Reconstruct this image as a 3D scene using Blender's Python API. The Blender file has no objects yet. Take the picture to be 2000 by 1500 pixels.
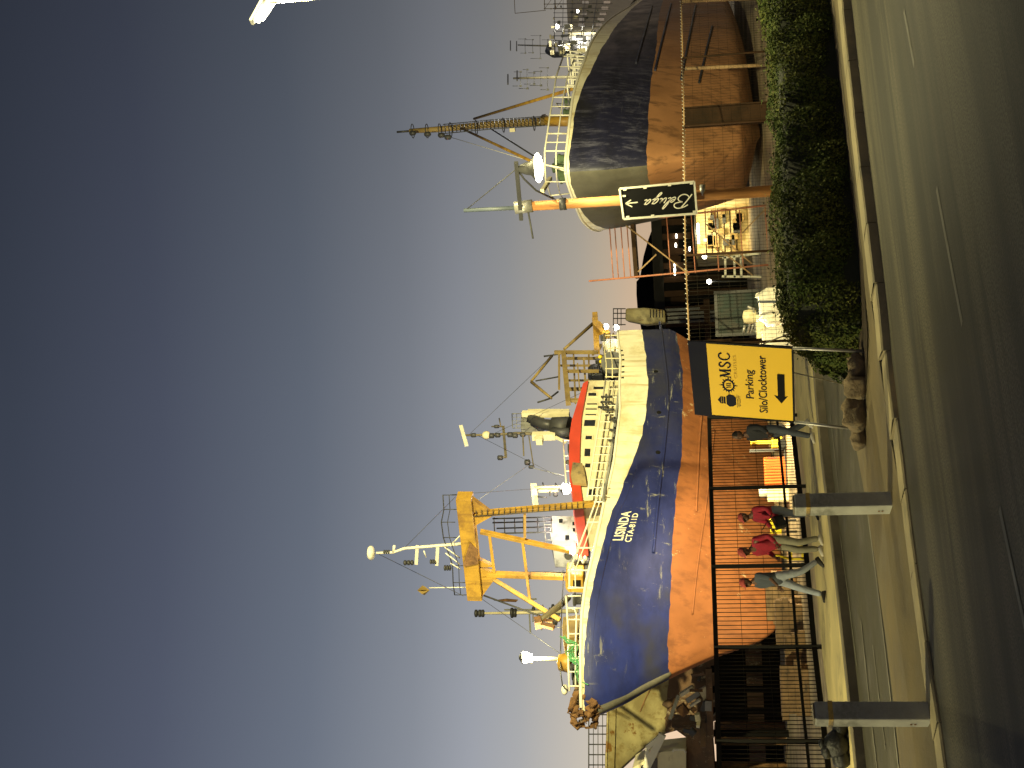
import bpy, bmesh, math, random
from mathutils import Vector as V, Matrix as M
random.seed(7)
SC = bpy.context.scene
COL = SC.collection
R_ = math.radians

# ------------------------------------------------------------------ camera
f = 2500.0
PITCH = math.atan(406 / 2500.0)
ROLL = R_(2.3)
H = 2.05


def cam_axes():
    d = V((0, math.cos(PITCH), math.sin(PITCH)))
    r = V((1, 0, 0))
    u = V((0, -math.sin(PITCH), math.cos(PITCH)))
    c, s = math.cos(ROLL), math.sin(ROLL)
    return d, r * c - u * s, r * s + u * c


AD, AR, AU = cam_axes()
cam = bpy.data.cameras.new('camera')
camo = bpy.data.objects.new('camera', cam)
COL.objects.link(camo)
cam.lens = f / 2000 * 36
cam.sensor_width = 36
cam.clip_start = 0.1
cam.clip_end = 6000
mx = M.Identity(4)
for i in range(3):
    mx[i][0] = -AU[i]
    mx[i][1] = AR[i]
    mx[i][2] = -AD[i]
mx[2][3] = H
camo.matrix_world = mx          # the phone was held sideways
SC.camera = camo


def ray(u, v):
    return AD + AR * ((u - 750) / f) + AU * ((1000 - v) / f)


def W(u, v, Y):
    r = ray(u, v)
    t = Y / r.y
    return V((r.x * t, Y, H + r.z * t))


def G(u, v, z=0.0):
    r = ray(u, v)
    t = (z - H) / r.z
    return V((r.x * t, r.y * t, z))


def lerp(a, b, t):
    return a + (b - a) * t


def interp(tab, x):
    if x <= tab[0][0]:
        return tab[0][1]
    for (x0, y0), (x1, y1) in zip(tab, tab[1:]):
        if x <= x1:
            return y0 + (y1 - y0) * (x - x0) / (x1 - x0)
    return tab[-1][1]


# ------------------------------------------------------------------ materials
def nodes(name):
    m = bpy.data.materials.new(name)
    m.use_nodes = True
    nt = m.node_tree
    b = nt.nodes['Principled BSDF']
    return m, nt, b


def nn(nt, t, **kw):
    n = nt.nodes.new(t)
    for k, v in kw.items():
        if k in n.inputs.keys():
            n.inputs[k].default_value = v
        else:
            setattr(n, k, v)
    return n


def ramp(nt, src, p0, p1, c0=(0, 0, 0, 1), c1=(1, 1, 1, 1)):
    r = nn(nt, 'ShaderNodeValToRGB')
    r.color_ramp.elements[0].position = p0
    r.color_ramp.elements[1].position = p1
    r.color_ramp.elements[0].color = c0
    r.color_ramp.elements[1].color = c1
    nt.links.new(src, r.inputs[0])
    return r.outputs[0]


def mixc(nt, fac, a, b):
    m = nn(nt, 'ShaderNodeMix', data_type='RGBA')
    for sock, val in ((m.inputs[0], fac), (m.inputs[6], a), (m.inputs[7], b)):
        if hasattr(val, 'is_linked') or hasattr(val, 'links'):
            nt.links.new(val, sock)
        elif isinstance(val, (int, float)):
            sock.default_value = val
        else:
            sock.default_value = (val[0], val[1], val[2], 1)
    return m.outputs[2]


def noise(nt, scale, stretch=(1, 1, 1), detail=5, rough=.6, loc=(0, 0, 0)):
    tc = nn(nt, 'ShaderNodeTexCoord')
    mp = nn(nt, 'ShaderNodeMapping')
    mp.inputs['Scale'].default_value = stretch
    mp.inputs['Location'].default_value = loc
    nt.links.new(tc.outputs['Object'], mp.inputs[0])
    n = nn(nt, 'ShaderNodeTexNoise')
    n.inputs['Scale'].default_value = scale
    n.inputs['Detail'].default_value = detail
    n.inputs['Roughness'].default_value = rough
    nt.links.new(mp.outputs[0], n.inputs['Vector'])
    return n.outputs[0]


MATS = {}


def paint(name, base, rough=.55, var=.35, scale=1.3, rust=0.0, rustc=(.16, .055, .015), dirt=0.0,
          dirtc=(.06, .055, .045), bump=.15, metal=0.0, streak=0.0, streakc=None, chips=0.0, chipc=(.5, .48, .42), spec=.4):
    m, nt, b = nodes(name)
    n1 = noise(nt, scale)
    col = mixc(nt, ramp(nt, n1, .3, .7), tuple(c * (1 - var) for c in base), tuple(min(1, c * (1 + var * .6)) for c in base))
    if streak > 0:
        n2 = noise(nt, 1.0, (3.0, 3.0, .35), 6, .65, (3, 7, 1))
        col = mixc(nt, ramp(nt, n2, .60 - streak * .22, .70 - streak * .12), col, streakc or tuple(c * .45 for c in base))
    if dirt > 0:
        n3 = noise(nt, scale * .6, (1, 1, 1.4), 7, .7, (11, 2, 5))
        col = mixc(nt, ramp(nt, n3, .62 - dirt * .28, .74 - dirt * .2), col, dirtc)
    if chips > 0:
        n5 = noise(nt, scale * 1.7, (1.8, 1.8, 1.0), 9, .78, (5, 17, 9))
        col = mixc(nt, ramp(nt, n5, .69 - chips * .32, .715 - chips * .32), col, chipc)
    if rust > 0:
        n4 = noise(nt, scale * 1.9, (1, 1, .7), 8, .72, (1, 13, 8))
        col = mixc(nt, ramp(nt, n4, .69 - rust * .3, .72 - rust * .28), col, rustc)
    nt.links.new(col, b.inputs['Base Color'])
    rr = ramp(nt, n1, .25, .75, (rough * .75,) * 3 + (1,), (min(1, rough * 1.25),) * 3 + (1,))
    nt.links.new(rr, b.inputs['Roughness'])
    b.inputs['Metallic'].default_value = metal
    b.inputs['Specular IOR Level'].default_value = spec
    if bump > 0:
        bp = nn(nt, 'ShaderNodeBump')
        bp.inputs['Strength'].default_value = bump
        bp.inputs['Distance'].default_value = .06
        nt.links.new(noise(nt, scale * 2.5, (1, 1, 1), 6, .7), bp.inputs['Height'])
        nt.links.new(bp.outputs[0], b.inputs['Normal'])
    MATS[name] = m
    return m


def glow(name, col, strength):
    m, nt, b = nodes(name)
    b.inputs['Base Color'].default_value = (.8, .8, .8, 1)
    b.inputs['Emission Color'].default_value = (*col, 1)
    b.inputs['Emission Strength'].default_value = strength
    MATS[name] = m
    return m


# ------------------------------------------------------------------ mesh builder
class MB:
    def __init__(s):
        s.v = []
        s.f = []
        s.sm = []

    def add(s, vs, fs, smooth=False):
        o = len(s.v)
        s.v += [V(p) for p in vs]
        s.f += [[i + o for i in q] for q in fs]
        s.sm += [smooth] * len(fs)
        return s

    def box(s, c, d, rot=None):
        c = V(c)
        pts = []
        for z in (-1, 1):
            for y in (-1, 1):
                for x in (-1, 1):
                    p = V((x * d[0] / 2, y * d[1] / 2, z * d[2] / 2))
                    if rot is not None:
                        p = rot @ p
                    pts.append(c + p)
        return s.add(pts, [(0, 2, 3, 1), (4, 5, 7, 6), (0, 1, 5, 4), (2, 6, 7, 3), (0, 4, 6, 2), (1, 3, 7, 5)])

    def beam(s, a, b, w, h, up=(0, 0, 1), w1=None, h1=None):
        a, b = V(a), V(b)
        d = (b - a).normalized()
        up = V(up)
        if abs(d.dot(up)) > .97:
            up = V((0, 1, 0))
        sd = d.cross(up).normalized()
        up = sd.cross(d).normalized()
        w1 = w if w1 is None else w1
        h1 = h if h1 is None else h1
        pts = []
        for p, ww, hh in ((a, w, h), (b, w1, h1)):
            for i, j in ((-1, -1), (1, -1), (1, 1), (-1, 1)):
                pts.append(p + sd * (i * ww / 2) + up * (j * hh / 2))
        return s.add(pts, [(0, 1, 2, 3), (7, 6, 5, 4), (0, 4, 5, 1), (1, 5, 6, 2), (2, 6, 7, 3), (3, 7, 4, 0)])

    def tube(s, a, b, r, r1=None, n=8):
        return s.pipe([a, b], r, n, r1)

    def pipe(s, pts, r, n=8, r1=None, closed=False):
        pts = [V(p) for p in pts]
        r1 = r if r1 is None else r1
        k = len(pts)
        vs, fs = [], []
        prev = None
        for i, p in enumerate(pts):
            if closed:
                d = pts[(i + 1) % k] - pts[i - 1]
            else:
                d = pts[min(i + 1, k - 1)] - pts[max(i - 1, 0)]
            if d.length < 1e-9:
                d = V((0, 0, 1))
            d.normalize()
            if prev is None:
                ref = V((0, 0, 1)) if abs(d.z) < .9 else V((1, 0, 0))
            else:
                ref = prev
            a = d.cross(ref)
            if a.length < 1e-6:
                a = d.cross(V((1, 0, 0)))
            a.normalize()
            bb = a.cross(d).normalized()
            prev = bb
            rr = lerp(r, r1, i / max(1, k - 1))
            for j in range(n):
                t = 2 * math.pi * j / n
                vs.append(p + a * (math.cos(t) * rr) + bb * (math.sin(t) * rr))
        m = k if closed else k - 1
        for i in range(m):
            for j in range(n):
                i2 = (i + 1) % k
                fs.append((i * n + j, i * n + (j + 1) % n, i2 * n + (j + 1) % n, i2 * n + j))
        s.add(vs, fs, True)
        if not closed:
            o = len(s.v) - len(vs)
            s.f.append([o + j for j in range(n)][::-1])
            s.f.append([o + (k - 1) * n + j for j in range(n)])
            s.sm += [False, False]
        return s

    def sph(s, c, r, sc=(1, 1, 1), nu=12, nv=8, rot=None, jit=0.0, half=False):
        c = V(c)
        vs, fs = [], []
        for i in range(nv + 1):
            ph = (math.pi / 2 if half else math.pi) * i / nv
            for j in range(nu):
                t = 2 * math.pi * j / nu
                p = V((math.sin(ph) * math.cos(t) * r * sc[0], math.sin(ph) * math.sin(t) * r * sc[1], math.cos(ph) * r * sc[2]))
                if jit and 0 < i < nv:
                    p *= 1 + random.uniform(-jit, jit)
                if rot is not None:
                    p = rot @ p
                vs.append(c + p)
        for i in range(nv):
            for j in range(nu):
                fs.append((i * nu + j, (i + 1) * nu + j, (i + 1) * nu + (j + 1) % nu, i * nu + (j + 1) % nu))
        return s.add(vs, fs, True)

    def prism(s, poly, off):
        n = len(poly)
        off = V(off)
        vs = [V(p) for p in poly] + [V(p) + off for p in poly]
        fs = [tuple(range(n))[::-1], tuple(range(n, 2 * n))]
        for i in range(n):
            j = (i + 1) % n
            fs.append((i, j, n + j, n + i))
        return s.add(vs, fs)

    def grid(s, rows, smooth=True):
        m = len(rows[0])
        vs = [p for r in rows for p in r]
        fs = []
        for i in range(len(rows) - 1):
            for j in range(m - 1):
                fs.append((i * m + j, i * m + j + 1, (i + 1) * m + j + 1, (i + 1) * m + j))
        return s.add(vs, fs, smooth)

    def poly(s, pts):
        return s.add(pts, [tuple(range(len(pts)))])

    def lathe(s, prof, c=(0, 0, 0), n=16, rot=None):
        c = V(c)
        vs, fs = [], []
        for r, z in prof:
            for j in range(n):
                t = 2 * math.pi * j / n
                p = V((r * math.cos(t), r * math.sin(t), z))
                if rot is not None:
                    p = rot @ p
                vs.append(c + p)
        for i in range(len(prof) - 1):
            for j in range(n):
                fs.append((i * n + j, i * n + (j + 1) % n, (i + 1) * n + (j + 1) % n, (i + 1) * n + j))
        return s.add(vs, fs, True)

    def build(s, name, mat, parent=None, bevel=0.0, weld=False, solid=0.0):
        me = bpy.data.meshes.new(name)
        me.from_pydata([tuple(p) for p in s.v], [], s.f)
        for p, q in zip(me.polygons, s.sm):
            p.use_smooth = q
        mats = mat if isinstance(mat, (list, tuple)) else [mat]
        for q in mats:
            me.materials.append(MATS[q] if isinstance(q, str) else q)
        me.update()
        o = bpy.data.objects.new(name, me)
        COL.objects.link(o)
        if parent is not None:
            o.parent = parent
        if weld:
            bm = bmesh.new()
            bm.from_mesh(me)
            bmesh.ops.remove_doubles(bm, verts=bm.verts, dist=1e-4)
            bmesh.ops.recalc_face_normals(bm, faces=bm.faces)
            bm.to_mesh(me)
            bm.free()
        if solid:
            md = o.modifiers.new('solid', 'SOLIDIFY')
            md.thickness = solid
            md.offset = 0
        if bevel:
            md = o.modifiers.new('bevel', 'BEVEL')
            md.width = bevel
            md.segments = 2
            md.limit_method = 'ANGLE'
        return o


def thing(name, label, cat, loc=(0, 0, 0), group=None, rotz=0.0):
    o = bpy.data.objects.new(name, None)
    COL.objects.link(o)
    o.empty_display_size = .2
    o.location = loc
    o.rotation_euler = (0, 0, rotz)
    o['label'] = label
    o['category'] = cat
    if group:
        o['group'] = group
    return o


def tag(o, label, cat, group=None):
    o['label'] = label
    o['category'] = cat
    if group:
        o['group'] = group
    return o


def struct(o):
    o['kind'] = 'structure'
    return o


def lamp(name, kind, loc, energy, col, parent=None, radius=.15, target=None, spot=None, blend=.5):
    l = bpy.data.lights.new(name, kind)
    l.energy = energy
    l.color = col
    if kind != 'SUN':
        l.shadow_soft_size = radius
    o = bpy.data.objects.new(name, l)
    COL.objects.link(o)
    o.location = loc
    if target is not None:
        d = V(target) - V(loc)
        if parent is not None:
            d = V(target) - (parent.matrix_world @ V(loc) if False else V(loc))
        o.rotation_euler = d.to_track_quat('-Z', 'Y').to_euler()
    if kind == 'SPOT':
        l.spot_size = spot
        l.spot_blend = blend
    if parent is not None:
        o.parent = parent
    return o


def text_verts(s, size=1.0, spacing=1.0, bold=0.0):
    """letter outlines of the built-in font as flat verts / faces"""
    c = bpy.data.curves.new('tmp', 'FONT')
    c.body = s
    c.size = size
    c.space_character = spacing
    c.fill_mode = 'BOTH'
    c.offset = bold
    c.resolution_u = 3
    o = bpy.data.objects.new('tmp', c)
    COL.objects.link(o)
    dg = bpy.context.evaluated_depsgraph_get()
    me = bpy.data.meshes.new_from_object(o.evaluated_get(dg))
    vs = [v.co.copy() for v in me.vertices]
    fs = [tuple(p.vertices) for p in me.polygons]
    bpy.data.objects.remove(o)
    bpy.data.curves.remove(c)
    bpy.data.meshes.remove(me)
    return vs, fs


def fit_text(s, bold=0.0, spacing=1.0):
    vs, fs = text_verts(s, 1.0, spacing, bold)
    x0 = min(p.x for p in vs)
    x1 = max(p.x for p in vs)
    cv, _ = text_verts('H', 1.0, 1.0, bold)
    y0 = min(p.y for p in cv)
    y1 = max(p.y for p in cv)
    return [((p.x - x0) / (x1 - x0), (p.y - y0) / (y1 - y0)) for p in vs], fs


# ------------------------------------------------------------------ palette
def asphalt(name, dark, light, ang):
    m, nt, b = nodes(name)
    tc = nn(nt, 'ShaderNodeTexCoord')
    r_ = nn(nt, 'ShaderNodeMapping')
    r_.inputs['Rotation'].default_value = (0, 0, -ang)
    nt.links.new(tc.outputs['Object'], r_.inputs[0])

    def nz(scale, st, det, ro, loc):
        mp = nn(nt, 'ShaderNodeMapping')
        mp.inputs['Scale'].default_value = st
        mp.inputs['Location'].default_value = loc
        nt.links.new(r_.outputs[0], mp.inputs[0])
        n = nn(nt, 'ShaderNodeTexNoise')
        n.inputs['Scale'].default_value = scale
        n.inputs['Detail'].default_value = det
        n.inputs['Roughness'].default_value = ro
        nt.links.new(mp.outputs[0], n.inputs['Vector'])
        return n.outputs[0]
    col = mixc(nt, ramp(nt, nz(.75, (.10, 1, 1), 4, .55, (3, 1, 0)),   .42, .60), dark, light)      # pools of lamplight painted in as long streaks
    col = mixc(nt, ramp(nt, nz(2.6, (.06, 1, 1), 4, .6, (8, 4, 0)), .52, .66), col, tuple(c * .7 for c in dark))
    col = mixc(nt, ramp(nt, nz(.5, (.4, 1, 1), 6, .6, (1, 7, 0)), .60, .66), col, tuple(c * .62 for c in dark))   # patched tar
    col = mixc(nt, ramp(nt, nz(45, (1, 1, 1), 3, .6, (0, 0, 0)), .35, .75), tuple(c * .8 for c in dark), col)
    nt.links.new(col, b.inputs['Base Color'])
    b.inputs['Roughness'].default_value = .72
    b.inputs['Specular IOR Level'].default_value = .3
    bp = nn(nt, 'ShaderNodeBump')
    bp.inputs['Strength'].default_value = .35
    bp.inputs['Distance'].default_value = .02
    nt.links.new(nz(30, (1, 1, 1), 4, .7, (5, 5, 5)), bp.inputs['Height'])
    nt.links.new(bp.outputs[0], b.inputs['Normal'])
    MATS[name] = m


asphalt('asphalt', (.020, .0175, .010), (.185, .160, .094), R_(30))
paint('asphalt_far', (.046, .041, .024), .8, .2, .8, dirt=.2, dirtc=(.08, .07, .05), bump=.25)
paint('paving', (.115, .088, .042), .85, .35, 1.2, dirt=.45, dirtc=(.11, .09, .05), bump=.4)
paint('kerb_stone', (.27, .225, .13), .8, .3, 2.0, dirt=.3, dirtc=(.16, .14, .09), bump=.3)
paint('kerb_dark', (.16, .135, .09), .85, .3, 2.0, dirt=.3, bump=.3)
paint('sidewalk_concrete', (.52, .43, .20), .85, .3, .9, dirt=.3, dirtc=(.2, .17, .1), bump=.3)
paint('yard_concrete', (.42, .33, .2), .85, .4, .5, dirt=.5, dirtc=(.1, .08, .05), bump=.3)
paint('soil', (.07, .05, .03), .95, .4, 3, bump=.6)
paint('road_paint', (.12, .11, .078), .7, .3, 3, dirt=.5, dirtc=(.2, .19, .15), bump=.05)
paint('black_steel', (.006, .0055, .005), .6, .3, 2, bump=.05, spec=.12)
paint('fence_wire', (.014, .011, .007), .7, .3, 2, bump=0, spec=.1)
def hull_paint(name, base, dull, scuff, rustc, dull_amt, scuff_amt, fore=None, aft=None):
    """sea-worn hull paint: dull patches, scrapes that run along the hull, rust weeps"""
    m, nt, b = nodes(name)
    big = noise(nt, .22, (1, 1, 1.3), 4, .6)
    mid = noise(nt, .9, (.6, .6, 1.2), 6, .65, (4, 1, 2))
    if aft is not None:           # the after body is chalky and dull
        t2 = nn(nt, 'ShaderNodeTexCoord')
        s2_ = nn(nt, 'ShaderNodeSeparateXYZ')
        nt.links.new(t2.outputs['Object'], s2_.inputs[0])
        m2 = nn(nt, 'ShaderNodeMapRange')
        m2.inputs[1].default_value = aft[0]
        m2.inputs[2].default_value = aft[1]
        m2.inputs[4].default_value = aft[2]
        nt.links.new(s2_.outputs[0], m2.inputs[0])
        base_c = mixc(nt, m2.outputs[0], base, dull)
    else:
        base_c = base
    col = mixc(nt, ramp(nt, big, .62 - dull_amt, .74 - dull_amt), base_c, dull)
    col = mixc(nt, ramp(nt, mid, .42, .68), col, tuple(c * .5 for c in base))
    sc = noise(nt, 1.6, (.28, .28, 2.0), 9, .8, (7, 3, 1))
    fac = ramp(nt, sc, .665 - scuff_amt, .70 - scuff_amt)
    sv = noise(nt, 1.3, (2.6, 2.6, .4), 9, .8, (17, 5, 3))
    fac2 = ramp(nt, sv, .67 - scuff_amt * .9, .71 - scuff_amt * .9)
    patch = ramp(nt, noise(nt, .35, (1, 1, 1), 3, .5, (31, 4, 6)), .45, .6)
    mm = nn(nt, 'ShaderNodeMath', operation='MAXIMUM')
    nt.links.new(fac, mm.inputs[0])
    nt.links.new(fac2, mm.inputs[1])
    mp = nn(nt, 'ShaderNodeMath', operation='MULTIPLY')
    nt.links.new(mm.outputs[0], mp.inputs[0])
    nt.links.new(patch, mp.inputs[1])
    col = mixc(nt, mp.outputs[0], col, scuff)
    ru = noise(nt, .8, (1, 1, .6), 8, .75, (2, 23, 8))
    col = mixc(nt, ramp(nt, ru, .665, .70), col, rustc)
    if fore is not None:          # lamp glare near the stem, painted as pale upright streaks
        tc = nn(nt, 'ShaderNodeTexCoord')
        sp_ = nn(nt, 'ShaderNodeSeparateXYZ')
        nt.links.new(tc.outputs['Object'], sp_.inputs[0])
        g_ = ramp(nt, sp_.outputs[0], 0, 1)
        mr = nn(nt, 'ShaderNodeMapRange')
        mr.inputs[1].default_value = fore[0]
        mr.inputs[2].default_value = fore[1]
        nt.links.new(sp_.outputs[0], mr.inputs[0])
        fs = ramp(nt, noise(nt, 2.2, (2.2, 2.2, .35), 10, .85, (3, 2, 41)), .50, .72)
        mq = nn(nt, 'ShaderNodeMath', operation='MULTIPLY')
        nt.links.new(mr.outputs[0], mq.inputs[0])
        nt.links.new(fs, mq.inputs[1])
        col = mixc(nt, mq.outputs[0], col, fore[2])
    nt.links.new(col, b.inputs['Base Color'])
    nt.links.new(ramp(nt, mid, .3, .7, (.38,) * 3 + (1,), (.62,) * 3 + (1,)), b.inputs['Roughness'])
    b.inputs['Specular IOR Level'].default_value = .28
    bp = nn(nt, 'ShaderNodeBump')
    bp.inputs['Strength'].default_value = .10
    bp.inputs['Distance'].default_value = .05
    nt.links.new(noise(nt, 2.2, (1, 1, 1), 5, .6), bp.inputs['Height'])
    nt.links.new(bp.outputs[0], b.inputs['Normal'])
    MATS[name] = m


hull_paint('hull_blue', (.017, .027, .150), (.028, .030, .055), (.19, .19, .18), (.10, .055, .025), .17, .085, None, (2.5, -9, .72))
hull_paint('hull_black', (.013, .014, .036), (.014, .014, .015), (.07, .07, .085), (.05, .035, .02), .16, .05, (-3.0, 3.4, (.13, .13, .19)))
paint('hull_red', (.255, .094, .034), .65, .22, .7, dirt=.22, dirtc=(.15, .058, .026), streak=.5, streakc=(.17, .062, .024),
      chips=.24, chipc=(.40, .27, .15), bump=.12, spec=.25)
paint('hull_white', (.78, .74, .54), .5, .14, .8, dirt=.45, dirtc=(.55, .47, .26), streak=.3, streakc=(.5, .42, .24), rust=.06, rustc=(.3, .15, .05), bump=.2)
paint('hull_ochre', (.31, .148, .062), .65, .25, .6, dirt=.4, dirtc=(.22, .10, .04), streak=.4, bump=.15)
paint('hull_beige', (.46, .40, .19), .6, .3, .5, dirt=.6, dirtc=(.26, .21, .09), rust=.34, streak=.4, streakc=(.25, .19, .07), rustc=(.2, .10, .02), bump=.15)
paint('hull_brown', (.15, .085, .045), .75, .4, .8, dirt=.6, dirtc=(.06, .04, .025), chips=.36, chipc=(.3, .24, .15), bump=.4)
paint('grey_scuff', (.10, .095, .075), .7, .4, .8, dirt=.4, chips=.1, chipc=(.3,.28,.2), rust=.18, bump=.3, spec=.2)
paint('yellow_paint', (.47, .275, .036), .5, .22, 1.0, dirt=.5, dirtc=(.24, .13, .03), streak=.4, streakc=(.26, .15, .03), rust=.22, bump=.08)
paint('ochre_paint', (.27, .19, .065), .6, .35, 1.5, dirt=.4, dirtc=(.15, .1, .04), rust=.2, bump=.2)
paint('mast_brown', (.15, .125, .075), .6, .35, 1.5, dirt=.3, rust=.15, bump=.1)
paint('pale_grey', (.36, .36, .35), .6, .2, 1.5, dirt=.3, bump=.05)
paint('white_paint', (.76, .73, .60), .45, .12, 1.5, dirt=.15, dirtc=(.45, .4, .25), bump=.05)
paint('cream_paint', (.70, .63, .40), .5, .18, 1.2, dirt=.25, dirtc=(.4, .33, .18), rust=.05, bump=.08)
paint('grey_paint', (.26, .26, .24), .55, .25, 1.5, dirt=.3, bump=.08)
paint('dark_grey', (.045, .045, .045), .5, .35, 1.5, bump=.1)
paint('red_paint', (.50, .055, .025), .5, .2, .9, dirt=.15, dirtc=(.35, .06, .02), bump=.05)
paint('rust_steel', (.22, .115, .045), .85, .5, 2.5, dirt=.4, dirtc=(.08, .04, .02), bump=.5)
paint('scaffold_red', (.34, .13, .075), .6, .3, 2.5, dirt=.3, dirtc=(.15, .1, .07), bump=.1)
paint('window_glass', (.012, .014, .018), .12, .2, 2, bump=0)
paint('green_rope', (.10, .34, .14), .8, .3, 4, bump=.1)
paint('dull_green', (.09, .14, .07), .7, .3, 3, dirt=.3, bump=.1)
paint('tan_tarp', (.30, .22, .10), .8, .35, 2.0, dirt=.3, bump=.4)
paint('timber', (.28, .18, .09), .85, .4, 3, dirt=.3, bump=.4)
paint('sign_yellow', (.80, .50, .012), .5, .05, 1.0, bump=0)
paint('sign_black', (.008, .008, .008), .85, .2, 1, bump=0, spec=.1)
paint('sign_navy', (.012, .013, .026), .8, .2, 1, bump=0, spec=.12)
paint('sign_faded', (.50, .30, .01), .5, .05, 1, bump=0)
paint('galvanised', (.34, .33, .30), .45, .2, 4, metal=.6, bump=.05)
paint('pole_wood', (.48, .22, .07), .6, .3, 1.0, streak=.4, bump=.1)
paint('slate_pole', (.06, .075, .095), .5, .2, 2, bump=.05)
paint('sack', (.17, .125, .07), .95, .35, 4, dirt=.3, bump=.8)
paint('bollard_paint', (.34, .34, .29), .7, .25, 2.5, dirt=.35, dirtc=(.14, .14, .11), chips=.12, chipc=(.2, .19, .16), bump=.25)
paint('bollard_band', (.50, .34, .08), .6, .25, 3, dirt=.3, bump=.1)
paint('bag_white', (.80, .76, .62), .85, .12, 3, bump=.9)
paint('orange_paint', (.62, .125, .012), .45, .12, 1.5, dirt=.15, bump=.05)
paint('safety_yellow', (.82, .62, .02), .45, .1, 1.5, bump=.05)
paint('shed_dark', (.006, .0056, .005), .9, .4, .4, dirt=.3, dirtc=(.012, .010, .007), bump=.2, spec=.04)
paint('shed_grey', (.022, .020, .016), .9, .4, .5, dirt=.3, bump=.2, spec=.05)
paint('shed_brown', (.045, .025, .014), .9, .4, .6, dirt=.4, dirtc=(.02, .013, .008), bump=.2, spec=.05)
paint('shed_green', (.028, .045, .038), .7, .3, .6, dirt=.3, bump=.2)
paint('workshop_wall', (.60, .50, .27), .8, .3, 1.2, dirt=.4, dirtc=(.3, .2, .06), bump=.3)
paint('hill_dark', (.008, .007, .006), .95, .3, .05, bump=0, spec=.0)
paint('black_plastic', (.008, .008, .008), .35, .3, 4, bump=.6)
paint('tyre_rubber', (.012, .012, .012), .8, .2, 3, bump=.2)
paint('skin', (.11, .055, .032), .55, .1, 5, bump=0)
paint('cloth_red', (.27, .010, .028), .85, .25, 6, bump=.4)
paint('cloth_cap_red', (.33, .055, .045), .85, .2, 6, bump=.2)
paint('cloth_khaki', (.19, .18, .13), .9, .25, 5, bump=.4)
paint('cloth_denim', (.27, .30, .36), .9, .3, 5, bump=.4)
paint('cloth_grey', (.22, .25, .26), .9, .25, 5, bump=.4)
paint('cloth_slate', (.055, .065, .085), .9, .25, 5, bump=.4)
paint('cloth_dark', (.018, .019, .024), .9, .25, 5, bump=.4)
paint('shoe_dark', (.02, .018, .016), .6, .2, 5, bump=.1)
paint('shoe_pale', (.45, .42, .36), .6, .2, 5, bump=.1)
paint('hair', (.01, .008, .007), .7, .2, 5, bump=.2)
WARM = (1.0, .885, .43)
WHITE = (1.0, .95, .80)
glow('lamp_lens', (1, .93, .66), 28)
glow('lamp_lens_white', (1, .97, .88), 30)
glow('bulb', (1, .92, .72), 14)

# ------------------------------------------------------------------ world
w = bpy.data.worlds.new('World')
SC.world = w
w.use_nodes = True
nt = w.node_tree
bg = nt.nodes['Background']
sky = nn(nt, 'ShaderNodeTexSky')
sky.sky_type = 'NISHITA'
sky.sun_disc = False
sky.sun_elevation = R_(-4)
sky.sun_rotation = R_(-60)
sky.air_density = 1.5
sky.dust_density = 3
nt.links.new(sky.outputs[0], bg.inputs[0])
bg.inputs[1].default_value = .05
tc = nn(nt, 'ShaderNodeTexCoord')
sx = nn(nt, 'ShaderNodeSeparateXYZ')
nt.links.new(tc.outputs['Generated'], sx.inputs[0])
ad = nn(nt, 'ShaderNodeMath', operation='MULTIPLY_ADD')   # the dusk glow is stronger towards the west (left)
nt.links.new(sx.outputs[0], ad.inputs[0])
ad.inputs[1].default_value = -1.05
ad.inputs[2].default_value = 1.0
adc = nn(nt, 'ShaderNodeClamp')
adc.inputs[1].default_value = .55
adc.inputs[2].default_value = 1.5
ad2 = nn(nt, 'ShaderNodeMath', operation='MULTIPLY_ADD')
nt.links.new(sx.outputs[0], ad2.inputs[0])
ad2.inputs[1].default_value = -1.5
ad2.inputs[2].default_value = 1.0
adm = nn(nt, 'ShaderNodeMath', operation='MINIMUM')
nt.links.new(ad.outputs[0], adm.inputs[0])
nt.links.new(ad2.outputs[0], adm.inputs[1])
nt.links.new(adm.outputs[0], adc.inputs[0])
cr = nn(nt, 'ShaderNodeValToRGB')
els = [(0.0, (.72, .50, .32)), (.062, (.68, .495, .335)), (.085, (.56, .46, .345)), (.105, (.46, .415, .35)), (.16, (.312, .316, .325)), (.194, (.262, .276, .31)),
       (.2385, (.190, .207, .242)), (.314, (.114, .133, .172)), (.417, (.065, .076, .112)), (.51, (.041, .050, .074)), (1.0, (.022, .027, .042))]
e = cr.color_ramp.elements
e[0].position, e[0].color = els[0][0], (*els[0][1], 1)
e[1].position, e[1].color = els[-1][0], (*els[-1][1], 1)
for pz, c in els[1:-1]:
    q = e.new(pz)
    q.color = (*c, 1)
nt.links.new(sx.outputs[2], cr.inputs[0])
bg2 = nn(nt, 'ShaderNodeBackground')
nt.links.new(cr.outputs[0], bg2.inputs[0])
nt.links.new(adc.outputs[0], bg2.inputs[1])
ash = nn(nt, 'ShaderNodeAddShader')
nt.links.new(bg.outputs[0], ash.inputs[0])
nt.links.new(bg2.outputs[0], ash.inputs[1])
nt.links.new(ash.outputs[0], nt.nodes['World Output'].inputs[0])
SC.view_settings.view_transform = 'Standard'
SC.view_settings.look = 'None'
SC.view_settings.exposure = 0
SC.view_settings.gamma = 1
SC.cycles.use_denoising = True
SC.cycles.max_bounces = 5
SC.cycles.sample_clamp_indirect = 3.0

sunl = bpy.data.lights.new('last_dusk_light', 'SUN')
sunl.energy = .02
sunl.angle = R_(20)
sunl.color = (.7, .8, 1)
suno = bpy.data.objects.new('last_dusk_light', sunl)
COL.objects.link(suno)
suno.rotation_euler = (R_(70), 0, R_(-60))

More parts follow.
